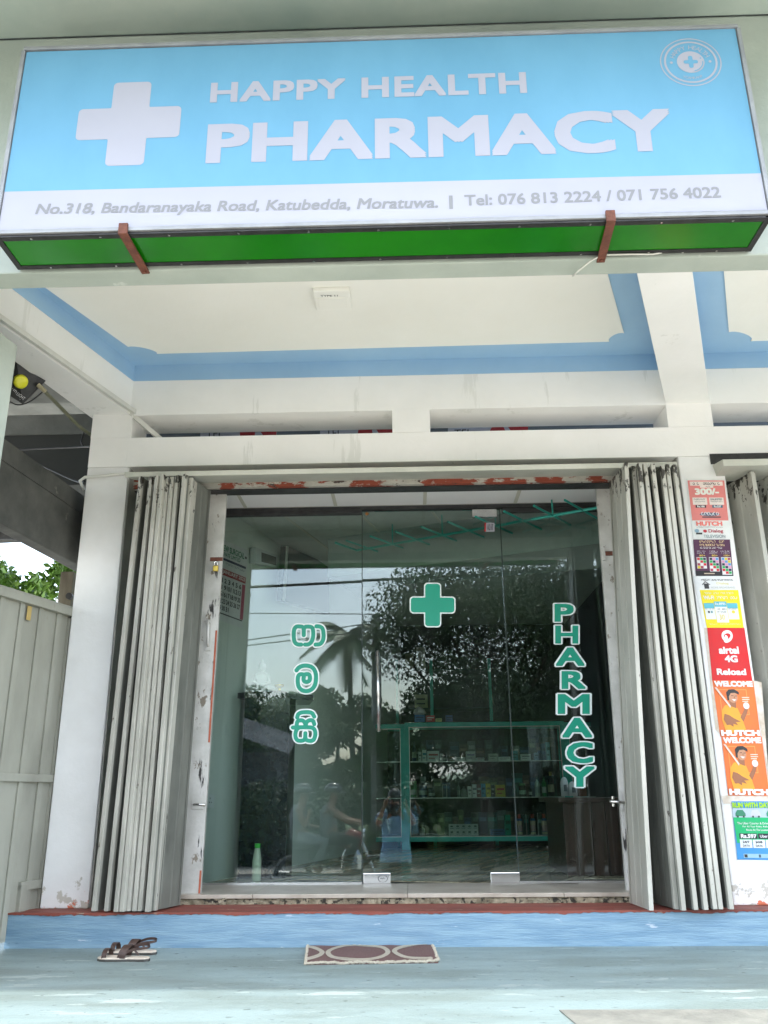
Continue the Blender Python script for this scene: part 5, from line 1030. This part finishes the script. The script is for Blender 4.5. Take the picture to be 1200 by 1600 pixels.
# calendar, switch, boxes and TV on the slanting shop wall
nw = np.array([1, -gl[0], 0]); nw = nw/np.linalg.norm(nw); wp = np.array([lwx(YG), YG, 0])+nw*.012
def wl(u, v, o=0): return pP(u, v, wp+nw*o, nw)
ca = thing('wall_calendar', 'January wall calendar from a surgical supplier, half hidden by the gate plate', 'calendar', tuple(wl(360, 970)))
Q4 = Quad(wl(346, 842), wl(388, 860), wl(379, 982), wl(338, 967), nw)
Q4.rect(0, 0, 1, 1, 'sheet', flat((.52, .56, .55)), ca, 0)
text(Q4, 'NEW SURGICAL', (.0, .06, .86, .14), flat((.0, .14, .05)), ca, off=.0015, bold=.03); text(Q4, 'PRIVATE LIMITED', (.0, .15, .72, .20), flat((.0, .14, .05)), ca, off=.0015, bold=.02)
polys(sdfshape(cross_sdf(.92, .11, .04, .016, .015, .004), .86, .08, .98, .14, 16), lambda x, y: Q4.at(x, y, .0015), 'cross_mark', 'black', ca)
Q4.rect(.0, .225, .95, .255, 'dark_band', flat((.01, .02, .06)), ca, .001); scrib(Q4, (.05, .27, .9, .30), 18, (.02, .05, .05), ca, .0015, 51)
Q4.rect(.05, .36, .98, .44, 'month_band', flat((.28, .02, .03)), ca, .001); text(Q4, 'JANUARY 2023', (.1, .37, .95, .43), flat((.6, .6, .58)), ca, off=.002, bold=.02)
Q4.rect(.86, .46, .98, .90, 'sunday_column', flat((.35, .05, .09)), ca, .001)
d_ = 1
for r_i in range(5):
    for c_i in range(7):
        if d_ > 31: break
        if c_i == 6: d_ += 1; continue
        s0 = .02+c_i*.138; t0 = .475+r_i*.085; text(Q4, str(d_), (s0+(.03 if d_ < 10 else 0), t0, s0+.11, t0+.06), 'black', ca, off=.002, bold=.03, name='day_number'); d_ += 1
Q4.rect(.0, .905, .95, .92, 'dark_band', 'black', ca, .001)
t = thing('wall_socket', 'white double socket low on the slanting shop wall', 'socket', tuple(wl(329, 1260))); q = Quad(wl(322, 1240), wl(333, 1242), wl(332, 1262), wl(321, 1262), nw); MB().prism([q.at(0, 0), q.at(1, 0), q.at(1, 1), q.at(0, 1)], nw*.01).build('plate', flat((.55, .6, .58)), t)
for a_, b_ in ((.4, .3), (.3, .6), (.6, .6)): q.disc(a_, b_, .06, .05, 'pin_hole', 'black', t, .011, n=8)
t = thing('wall_box', 'white wall box with a dark window beside the calendar', 'alarm box', tuple(wl(405, 880))); q = Quad(wl(390, 856), wl(424, 868), wl(424, 888), wl(390, 880), nw); MB().prism([q.at(0, 0), q.at(1, 0), q.at(1, 1), q.at(0, 1)], nw*.05).build('case', flat((.4, .46, .45)), t); q.rect(.25, .2, .95, .85, 'dark_window', 'black', t, .052)
tv = thing('wall_television', 'dark television panel hung on the slanting shop wall', 'television', tuple(wl(470, 945)))
q = Quad(wl(447, 854), wl(515, 886), wl(515, 962), wl(441, 937), nw); q = q.sub(0, 0, 1, 1, .10); q = Quad(pP(447, 853, wp+nw*.12, nw), pP(515, 882, wp+nw*.12, nw), pP(515, 960, wp+nw*.12, nw), pP(441, 938, wp+nw*.12, nw), nw)
MB().prism([q.at(0, 0), q.at(1, 0), q.at(1, 1), q.at(0, 1)], nw*-.05).build('screen', 'black', tv, bev=.003); MB().prism([q.at(.0, .0, .001), q.at(.03, 0, .001), q.at(.03, 1, .001), q.at(0, 1, .001)], nw*.01).build('edge_frame', 'alloy', tv)
MB().bar(q.at(.5, .5, -.05), q.at(.5, .5, -.12), .2, .2).build('bracket', 'black', tv)
for k, (u0, v0, u1, v1) in enumerate(((465, 1011, 488, 1034), (513, 1002, 535, 1025))):
    a = pY(u0, v1, YB-.02); b2 = pY(u1, v0, YB-.02); t = thing('framed_certificate', ['small framed certificate on the back wall just below the first Sinhala letter', 'small dark framed certificate on the back wall, nearer the door'][k], 'picture', (a[0], YB, a[2]), 'framed certificates on the back wall')
    B(a[0], b2[0], YB-.03, YB-.001, a[2], b2[2]).build('frame', flat((.10, .07, .03)), t, bev=.002); B(a[0]+.02, b2[0]-.02, YB-.032, YB-.030, a[2]+.02, b2[2]-.02).build('picture', flat((.015, .03, .035)), t)
# teal hanging rail under the ceiling
rl = thing('hanging_rail', 'thin teal ceiling rail with short cross rods above the door', 'rail', tuple(pZ(700, 830, 2.55)))
zr = 2.56; A0 = pZ(558, 860, zr); A1 = pZ(935, 793, zr); N = 9
MB().tube([pZ(524, 848, zr), A0, A1], .010, 6).build('rail', 'teal', rl)
for k in range(N):
    p = A0+(A1-A0)*(k+.5)/N; dd = np.array([.16, .22, 0]); MB().tube([p-dd, p+dd], .008, 6).build('cross_rod', 'teal', rl)
    if k % 2: MB().tube([p, p+[0, 0, ZI-zr]], .006, 6).build('hanger', 'teal', rl)
# ================================================================ PEOPLE AND STREET (seen mirrored in the glass)
def skin_mesh(verts, edges, radii, name, mat, parent, root=0, sub=2):
    o0 = ORG.get(parent.name, np.zeros(3)); bm = bmesh.new(); lay = bm.verts.layers.skin.verify()
    vs = []
    for i, p in enumerate(verts):
        v = bm.verts.new(tuple(np.array(p)-o0)); r = radii[i]; v[lay].radius = (r, r) if not isinstance(r, tuple) else r; v[lay].use_root = (i == root); vs.append(v)
    for a, b2 in edges: bm.edges.new((vs[a], vs[b2]))
    me = bpy.data.meshes.new(name); bm.to_mesh(me); bm.free(); me.materials.append(M[mat] if isinstance(mat, str) else mat)
    o = bpy.data.objects.new(name, me); COL.objects.link(o); o.parent = parent; ORG[o.name] = o0
    mo = o.modifiers.new('Skin', 'SKIN'); mo.use_smooth_shade = True; s = o.modifiers.new('Subdivision', 'SUBSURF'); s.levels = s.render_levels = sub
    return o
def face(parent, c, fwd, r, hairlen=0):
    """eyes, nose, mouth, ears on the front of a head with centre c, facing fwd"""
    f = np.array(fwd, float); f /= np.linalg.norm(f); sd_ = np.cross(f, [0, 0, 1]); c = np.array(c, float)
    for s in (-1, 1):
        MB().lathe(c+f*r*.86+sd_*s*r*.34+[0, 0, .0], [(.001, -.009), (.012, -.004), (.012, .004), (.001, .009)], 8).build('eye', 'black', parent)
        MB().lathe(c+sd_*s*r*.93, [(.002, -.028), (.012, -.01), (.014, .012), (.002, .028)], 8).build('ear', 'skin', parent)
    MB().tube([c+f*r*.9+[0, 0, .005], c+f*r*1.12+[0, 0, -.028]], [.007, .013], 8).build('nose', 'skin', parent)
    MB().bar(c+f*r*.93-sd_*.022+[0, 0, -.052], c+f*r*.93+sd_*.022+[0, 0, -.052], .012, .010).build('mouth', flat((.22, .05, .045)), parent)
def hand(parent, wrist, palmdir, fingdir, curl, side, name='hand'):
    w = np.array(wrist, float); pd_ = np.array(palmdir, float); fd = np.array(fingdir, float); fd /= np.linalg.norm(fd); sd_ = np.cross(fd, pd_); sd_ /= np.linalg.norm(sd_); pd_ = np.cross(sd_, fd)
    vs = [w, w+fd*.045, w+fd*.08]; ed = [(0, 1), (1, 2)]; rd = [.020, (.030, .015), (.030, .014)]
    for k, (o, ln) in enumerate(((-.030, .062), (-.010, .072), (.010, .068), (.029, .052))):
        i = len(vs); p = w+fd*.085+sd_*o; d1 = fd*math.cos(curl)+pd_*math.sin(curl); d2 = fd*math.cos(curl*2)+pd_*math.sin(curl*2)
        vs += [p, p+d1*ln*.55, p+d2*ln*.45+d1*ln*.55]; ed += [(2, i), (i, i+1), (i+1, i+2)]; rd += [.0095, .0085, .0065]
    i = len(vs); vs += [w+fd*.03-sd_*.034*side, w+fd*.055-sd_*.056*side+pd_*.02, w+fd*.085-sd_*.060*side+pd_*.03]; ed += [(1, i), (i, i+1), (i+1, i+2)]; rd += [.012, .010, .008]
    return skin_mesh(vs, ed, rd, name, 'skin', parent, 0, 1)
# the photographer, standing on the ground just behind the camera, phone raised
ph = thing("person", 'photographer in a loose sky blue top raising a phone, mirrored in the glass door', 'person', (.0, -.38, GND))
px_ = -.06; by_ = -.42; hz_ = .72
V = [(px_, by_, .05), (px_, by_, .18), (px_, by_+.01, .36), (px_, by_+.01, .50), (px_, by_+.02, .56), (px_, by_+.04, .66), (px_, by_+.05, .74)]
Ed = [(0, 1), (1, 2), (2, 3), (3, 4), (4, 5), (5, 6)]; Rd = [(.15, .11), (.13, .10), (.16, .11), (.12, .08), .05, (.075, .09), (.065, .08)]
sh_z = .49
for s in (-1, 1):
    i = len(V); V += [(px_+s*.155, by_, sh_z), (px_+s*.24, by_+.14, .40), (px_+s*.14, by_+.30, .62)]; Ed += [(3, i), (i, i+1), (i+1, i+2)]; Rd += [.055, .040, .026]
    i = len(V); V += [(px_+s*.09, by_, -.03), (px_+s*.10, by_+.01, -.34), (px_+s*.10, by_-.01, -.68), (px_+s*.10, by_+.10, -.72)]; Ed += [(0, i), (i, i+1), (i+1, i+2), (i+2, i+3)]; Rd += [.085, .058, .038, .028]
skin_mesh(V, Ed, Rd, 'body', 'skin', ph)
MB().lathe((px_, by_, -.06), [(.21, 0), (.20, .08), (.175, .22), (.18, .38), (.19, .48), (.15, .56), (.07, .60)], 28, 1, .66).build('blue_top', 'shirtblue', ph, smooth=True)
for s in (-1, 1): MB().tube([(px_+s*.10, by_, .50), (px_+s*.17, by_+.01, .485), (px_+s*.215, by_+.08, .44)], [.085, .075, .07], 14).build('sleeve', 'shirtblue', ph, smooth=True)
for s in (-1, 1): MB().tube([(px_+s*.09, by_, .0), (px_+s*.10, by_+.01, -.34), (px_+s*.10, by_, -.70)], [.105, .085, .075], 14).build('trouser_leg', 'trouser', ph, smooth=True)
for s in (-1, 1): MB().lathe((px_+s*.10, by_+.06, GND+.0), [(.045, 0), (.05, .02), (.03, .05)], 12, .9, 2.4).build('shoe', 'black', ph, smooth=True)
MB().lathe((px_, by_+.005, .46), [(.10, 0), (.115, .15), (.112, .26), (.095, .33), (.05, .37), (.005, .38)], 18, .95, .95).build('hair', 'hair', ph, smooth=True)
face(ph, (px_, by_+.055, .69), (0, 1, 0), .088)
for s in (-1, 1): hand(ph, (px_+s*.14, by_+.30, .62), (-s*.9, .2, .1), (-s*.25, .35, .85), .55, s)
pn = thing('mobile_phone', 'dark phone held up by the photographer, mirrored in the glass door', 'phone', (0, -.02, .72))
B(-.075+px_*.3, .075+px_*.3-.0, -.024, -.014, .675, .745).build('case', 'black', pn, bev=.003)
MB().lathe((px_*.3-.0, -.014, .71), [(.0, 0), (.0, 0)], 6) ; MB().tube([(px_*.3+.05, -.014, .725), (px_*.3+.05, -.012, .725)], .007, 12).build('lens', 'chrome', pn)
# two riders on a motorcycle on the near side of the road
def mir(u, v, y): q = pY(u, v, 2*YG-y); return np.array([q[0], y, q[2]])
RY = -3.1
xr1 = mir(517, 1240, RY)[0]; xr0 = mir(470, 1240, RY)[0]
mc = thing('motorcycle', 'dark motorcycle carrying two helmeted riders, mirrored in the glass', 'motorcycle', (xr1, RY, GND))
wx = (xr0-.10, xr1+.95)
for i, x in enumerate(wx):
    A_ = np.linspace(0, 2*math.pi, 25); w_o = MB().tube([(x+.27*math.cos(t), RY, GND+.31+.27*math.sin(t)) for t in A_], .045, 8, False).build('wheel', 'black', mc, smooth=True)
    MB().tube([(x, RY-.05, GND+.31), (x, RY+.05, GND+.31)], .05, 10).build('hub', 'steel', w_o)
    m = MB()
    for t in np.linspace(0, 2*math.pi, 12, endpoint=False): m.bar((x, RY, GND+.31), (x+.25*math.cos(t), RY, GND+.31+.25*math.sin(t)), .008, .008, (0, 1, 0))
    m.build('spokes', 'steel', w_o)
MB().tube([(xr0-.15, RY, GND+.82), (xr0+.2, RY, GND+.80), (xr1+.15, RY, GND+.76)], [.09, .12, .10], 12).build('seat', 'black', mc, smooth=True)
MB().tube([(xr1+.15, RY, GND+.80), (xr1+.35, RY, GND+.86), (xr1+.58, RY, GND+.84)], [.09, .16, .09], 12).build('fuel_tank', flat((.25, .01, .01), .2), mc, smooth=True)
MB().tube([(wx[1], RY, GND+.31), (xr1+.66, RY, GND+.98)], .03, 8).build('fork', 'steel', mc); MB().tube([(xr1+.62, RY-.32, GND+1.06), (xr1+.66, RY, GND+1.0), (xr1+.62, RY+.32, GND+1.06)], .016, 8).build('handlebar', 'black', mc)
MB().lathe((xr1+.35, RY, GND+.32), [(.12, 0), (.18, .1), (.16, .3), (.1, .4)], 12, 1, .7).build('engine', 'steel', mc); MB().tube([(xr1+.3, RY+.14, GND+.3), (xr0-.3, RY+.15, GND+.36)], [.03, .05], 10).build('exhaust', 'chrome', mc); MB().tube([(xr1+.70, RY, GND+.92), (xr1+.78, RY, GND+.92)], [.06, .09], 12).build('headlight', 'chrome', mc)
for k, (x, lab, arm) in enumerate(((xr0, 'helmeted pillion rider with a hand raised to the chin, mirrored in the glass', 0), (xr1, 'helmeted motorcycle rider reaching for the handlebar, mirrored in the glass', 1))):
    pr = thing('person', lab, 'person', (x, RY, GND)); z0 = GND+.90
    V = [(x-.03, RY, z0), (x-.05, RY, z0+.22), (x, RY, z0+.42), (x+.02, RY, z0+.50), (x+.05, RY, z0+.60), (x+.06, RY, z0+.66)]; Ed = [(0, 1), (1, 2), (2, 3), (3, 4), (4, 5)]; Rd = [(.14, .15), (.12, .15), (.12, .17), .055, (.09, .08), (.08, .07)]
    for s in (-1, 1):
        i = len(V)
        if arm: V += [(x, RY+s*.19, z0+.40), (x+.26, RY+s*.24, z0+.24), (xr1+.58, RY+s*.28, z0+.18)]
        else: V += [(x, RY+s*.18, z0+.38), (x+.10, RY+s*.22, z0+.14), ((x+.17, RY+.10, z0+.42) if s > 0 else (x+.30, RY+s*.14, z0+.12))]
        Ed += [(2, i), (i, i+1), (i+1, i+2)]; Rd += [.06, .045, .03]
        i = len(V); V += [(x+.05, RY+s*.13, z0-.02), (x+.42, RY+s*.20, z0-.08), (x+.26, RY+s*.20, z0-.46), (x+.36, RY+s*.20, z0-.52)]; Ed += [(0, i), (i, i+1), (i+1, i+2), (i+2, i+3)]; Rd += [.09, .065, .045, .035]
    skin_mesh(V, Ed, Rd, 'body', 'skin', pr)
    MB().lathe((x-.03, RY, z0-.05), [(.15, 0), (.16, .2), (.17, .40), (.12, .50), (.06, .53)], 20, .85, 1.15).build('shirt', 'shirtgrey', pr, smooth=True)
    for s in (-1, 1): MB().tube([(x+.0, RY+s*.14, z0-.02), (x+.43, RY+s*.20, z0-.08), (x+.26, RY+s*.20, z0-.44)], [.11, .085, .065], 12).build('trouser_leg', 'trouser' if arm else 'shirtgrey', pr, smooth=True)
    hc = np.array([x+.05, RY, z0+.66]); face(pr, hc-[0, 0, .02], (1, 0.25, 0), .085)
    MB().lathe(hc+[-.01, 0, .0], [(.135, 0), (.14, .05), (.12, .10), (.07, .14), (.005, .155)], 20, 1.1, .95).build('helmet', 'helmet', pr, smooth=True)
    MB().tube([hc+[-.14, 0, .055], hc+[-.08, .10, .075], hc+[.02, .125, .075], hc+[.12, .06, .06]], .012, 6).build('helmet_stripe', 'helmetw', pr); MB().bar(hc+[.09, 0, .01], hc+[.19, 0, -.005], .20, .012).build('visor_peak', 'helmetw', pr, bev=.004)
    hw_ = V[8] if not arm else V[8]; hand(pr, V[8], (0, 1, 0), (.6, -.2, .5) if not arm else (1, 0, -.2), .5, 1)
# ---- trees
def leafcloud(blobs, n, size, name, mat, parent, flatness=.7, hang=0):
    N = n; w = np.array([b_[3]**2 for b_ in blobs]); idx = rng.choice(len(blobs), N, p=w/w.sum())
    c = np.array([b_[:3] for b_ in blobs])[idx]; r = np.array([b_[3] for b_ in blobs])[idx]
    d = rng.normal(size=(N, 3)); d /= np.linalg.norm(d, axis=1)[:, None]; rad = r*rng.random(N)**.45
    p = c+d*rad[:, None]*np.array([1, 1, flatness])
    a = rng.normal(size=(N, 3)); a /= np.linalg.norm(a, axis=1)[:, None]; b2 = np.cross(a, rng.normal(size=(N, 3))); b2 /= np.linalg.norm(b2, axis=1)[:, None]
    s = size*(.6+.8*rng.random(N))[:, None]; s2 = s*.45
    v = np.stack([p-a*s, p+b2*s2-a*s*.2, p+a*s, p-b2*s2-a*s*.2], 1).reshape(-1, 3)
    o0 = ORG.get(parent.name, np.zeros(3)) if parent is not None else np.zeros(3)
    me = bpy.data.meshes.new(name); me.vertices.add(4*N); me.vertices.foreach_set('co', (v-o0).ravel().astype('f4')); me.loops.add(4*N); me.loops.foreach_set('vertex_index', np.arange(4*N, dtype='i4'))
    me.polygons.add(N); me.polygons.foreach_set('loop_start', np.arange(0, 4*N, 4, dtype='i4')); me.polygons.foreach_set('loop_total', np.full(N, 4, dtype='i4')); me.update(calc_edges=True); me.validate()
    me.materials.append(M[mat]); o = bpy.data.objects.new(name, me); COL.objects.link(o)
    if parent is not None: o.parent = parent
    ORG[o.name] = o0; return o
def tree(name, label, x, y, h, R, nb, n, mat, size=.07, group=None, z0=None, low=.35, tr_=.16):
    z0 = GND if z0 is None else z0; t = thing(name, label, 'tree', (x, y, z0), group); r_ = random.Random(int(x*100+y*7)); bl = []; tips = []
    for k in range(nb):
        a_ = r_.random()*6.28; rr = R*math.sqrt(r_.random())*.85; zz = z0+h*(low+(1-low)*r_.random()*.92); s = (1-.35*abs((zz-z0)/h-.6)); bl.append((x+rr*math.cos(a_)*s, y+rr*math.sin(a_)*s, zz, R*(.22+.2*r_.random()))); tips.append(bl[-1][:3])
    leafcloud(bl, n, size, 'crown', mat, t)
    tk = MB().tube([(x, y, z0-.1), (x+.05, y, z0+h*.2), (x-.05, y+.05, z0+h*.45), (x, y, z0+h*.75)], [tr_, tr_*.8, tr_*.55, tr_*.2], 10).build('trunk', 'bark', t, smooth=True)
    for p in tips[:10]: zs = z0+h*(.25+.3*r_.random()); zs = min(zs, p[2]-.1); MB().tube([(x, y, zs), ((x+p[0])/2, (y+p[1])/2, (zs+p[2])/2+.1), p], [tr_*.4, tr_*.25, .02], 6).build('limb', 'bark', tk)
    return t
T0 = mir(775, 1100, -8.2)
tree('shade_tree', 'big dark leafy tree over the road, filling most of the door reflection', T0[0], -8.2, 6.3, 3.0, 40, 60000, 'leaf1', .048, low=.42)
T1 = mir(905, 1050, -9.5); tree('shade_tree', 'tall dark tree reflected behind the word PHARMACY', T1[0]+.6, -9.5, 7.2, 3.2, 38, 52000, 'leaf1', .052, low=.22)
hedges = [(380, 1040, -17, 4.2, 2.6, 'leaf2', 'rounded mid green tree reflected above the statue'), (450, 1040, -18, 4.6, 2.4, 'leaf2', 'mid green bushy tree reflected by the Sinhala letters'), (530, 1050, -16, 3.9, 2.5, 'leaf2', 'mid green tree reflected below the palm'), (320, 1030, -16, 4.4, 2.2, 'leaf2', 'lighter green tree reflected near the gate plate'), (600, 1050, -15, 4.0, 2.2, 'leaf1', 'dark green tree reflected behind the utility pole'), (690, 1080, -14, 3.6, 2.4, 'leaf1', 'low dark tree reflected under the large shade tree'), (860, 1100, -13, 3.6, 2.6, 'leaf1', 'low dark tree reflected by the showcase post')]
for k, (u, v, y, h, R_, mt, lab) in enumerate(hedges): p = mir(u, v, y); tree('roadside_tree', lab, p[0], y, h+.75, R_, 20, 17000, mt, .085, 'trees across the road', low=.1)
bs = []
for k in range(40): p = mir(330+k*16, 1200, -10.5); bs.append((p[0], -10.5+.6*math.sin(k*2.1), GND+.9+.35*math.sin(k*1.3), 1.0))
o = leafcloud(bs, 70000, .07, 'roadside_undergrowth', 'leaf1', None); o['kind'] = 'stuff'
# coconut palm
p = mir(545, 985, -18); pt = thing('coconut_palm', 'coconut palm with drooping fronds against the reflected sky', 'palm tree', (p[0], -18, GND)); ztp = p[2]-.2
MB().tube([(p[0]+.3, -18, GND), (p[0]+.1, -18, ztp*.5), (p[0], -18, ztp)], [.12, .09, .08], 10).build('trunk', 'bark', pt, smooth=True)
for k in range(17):
    a_ = k*2.4; el = .9-.085*k; Lf = 1.75; m = MB(); pts = []
    for t in np.linspace(0, 1, 14): pts.append(np.array([p[0]+math.cos(a_)*Lf*t*math.cos(el*.6), -18+math.sin(a_)*Lf*t*math.cos(el*.6), ztp+Lf*(math.sin(el)*t-.62*t*t)]))
    m.tube(pts, .02, 5)
    sd_ = np.array([-math.sin(a_), math.cos(a_), 0])
    for i in range(1, 14):
        for j in (0, .5):
            q = pts[i-1]*(1-j)+pts[i]*j; dd = (pts[i]-pts[i-1]); dd /= np.linalg.norm(dd); ll = .62*math.sin(math.pi*(.12+.8*(i+j)/14.5))
            for s in (-1, 1): e = q+sd_*s*ll*.75+dd*ll*.5+np.array([0, 0, -.35*ll]); m.add([q-dd*.06, q+dd*.06, e], [(0, 1, 2)])
    m.build('frond', 'palm', pt)
# broad leaved plants at the roadside
for k, (u, v) in enumerate(((592, 1200), (560, 1215), (640, 1215), (705, 1205))):
    q0_ = mir(u, v, -7.9); t = thing('roadside_plant', ['long leaved plant mirrored just above the photographer', 'long leaved plant mirrored by the door edge', 'long leaved plant mirrored at the showcase corner', 'long leaved plant mirrored over the white boxes'][k], 'plant', (q0_[0], -7.9, GND), 'long leaved roadside plants')
    for j in range(11):
        a_ = j*2.4; Ls = .9+.3*((j*7) % 5)/5; m = MB(); vs = []
        for tt in np.linspace(0, 1, 7): c_ = np.array([q0_[0]+math.cos(a_)*Ls*tt*.7, -7.9+math.sin(a_)*Ls*tt*.7, GND+.2+Ls*(1.5*tt-.9*tt*tt)]); s_ = np.array([-math.sin(a_), math.cos(a_), 0])*.09*math.sin(math.pi*min(.98, tt+.05)); vs += [c_-s_, c_+s_]
        m.add(vs, [(2*i, 2*i+1, 2*i+3, 2*i+2) for i in range(6)]); m.build('leaf', 'leaf2', t)
# utility pole, wires
p = mir(612, 960, -9.0); up = thing('utility_pole', 'grey concrete utility pole carrying wires, mirrored beside the door handle', 'pole', (p[0], -9, GND))
MB().tube([(p[0], -9, GND), (p[0], -9, p[2])], [.15, .10], 12).build('shaft', 'concrete2', up, smooth=True)
MB().bar((p[0]-.45, -9.05, p[2]-.55), (p[0]+.25, -9.05, p[2]-.55), .06, .08).build('cross_arm', 'rust', up)
for dx in (-.42, -.2, .2): MB().lathe((p[0]+dx, -9.05, p[2]-.5), [(.03, 0), (.045, .03), (.03, .07), (.04, .1)], 10).build('insulator', flat((.15, .09, .06)), up)
for k, (u0, v0, u1, v1, r_w, lab) in enumerate(((360, 905, 1000, 868, .035, 'thick twisted cable high across the reflected sky'), (360, 958, 1000, 962, .012, 'thin wire level with the top of the utility pole'), (350, 1005, 608, 970, .014, 'wire sloping down to the palm from the utility pole'), (350, 1013, 608, 982, .014, 'lower wire sloping from the utility pole past the palm'))):
    a = mir(u0, v0, -9.0); b2 = mir(u1, v1, -9.0); dd = b2-a; a = a-dd*(1.2 if k < 2 else 1.0); b2 = b2+dd*(1.2 if k < 2 else 0); pts = [a*(1-t)+b2*t+np.array([0, 0, -.25*math.sin(math.pi*t) if k == 0 else 0]) for t in np.linspace(0, 1, 15)]
    tag(MB().tube(pts, r_w, 6).build('overhead_wire', 'wire', smooth=True), lab, 'wire', 'overhead wires of the street')
# shed with corrugated roof across the road
a = mir(345, 1108, -12); b2 = mir(452, 1145, -12); sd2 = thing('roadside_shed', 'low shed with corrugated metal roof, mirrored over the granite pedestal', 'shed', (a[0]+1, -12.5, GND))
m = MB(); n_ = 110; xs = np.linspace(a[0]-.6, b2[0]+.1, n_); vs = []
for i, x in enumerate(xs):
    zt_ = a[2]+(b2[2]-a[2])*(x-a[0])/(b2[0]-a[0]); zz = .03*(i % 2); vs += [(x, -11.4, zt_-.55+zz), (x, -13.2, zt_+zz)]
m.add(vs, [(2*i, 2*i+2, 2*i+3, 2*i+1) for i in range(n_-1)]); m.build('roof', 'roofing', sd2)
B(a[0]-.4, b2[0]-.1, -13.0, -12.9, GND, b2[2]-.45).build('wall', 'concrete2', sd2); B(a[0]-.4, a[0]-.3, -12.9, -11.6, GND, b2[2]-.6).build('wall', 'concrete2', sd2); B(b2[0]-.25, b2[0]-.15, -12.9, -11.6, GND, b2[2]-.75).build('wall', 'concrete2', sd2)
# vines beyond the side gate
bl = []
for u, v, r in ((5, 905, .22), (25, 920, .2), (45, 925, .2), (60, 925, .2), (80, 915, .22), (55, 905, .12), (92, 895, .18), (108, 868, .2), (112, 885, .22), (104, 880, .14), (100, 903, .16), (15, 935, .25), (70, 940, .25), (40, 945, .25), (-10, 900, .3), (-30, 890, .35), (120, 880, .25)):
    q = pY(u, v, 8.4+.3*math.sin(u)); bl.append((q[0], q[1], q[2], r*.8))
vi = thing('vine', 'bright green climbing vine over the side gate against the pale sky', 'vine', (bl[4][0], 8.4, GND))
leafcloud(bl, 2600, .045, 'leaves', 'leaf3', vi)
m = MB()
for k in range(7): q = pY(-20+k*20, 940-20*math.sin(k), 8.45); m.tube([(q[0], 8.45, GND), (q[0]+.1, 8.45, q[2]*.6), (q[0], 8.45, q[2])], .015, 5)
m.build('stems', 'bark', vi)
fence_y = 8.9
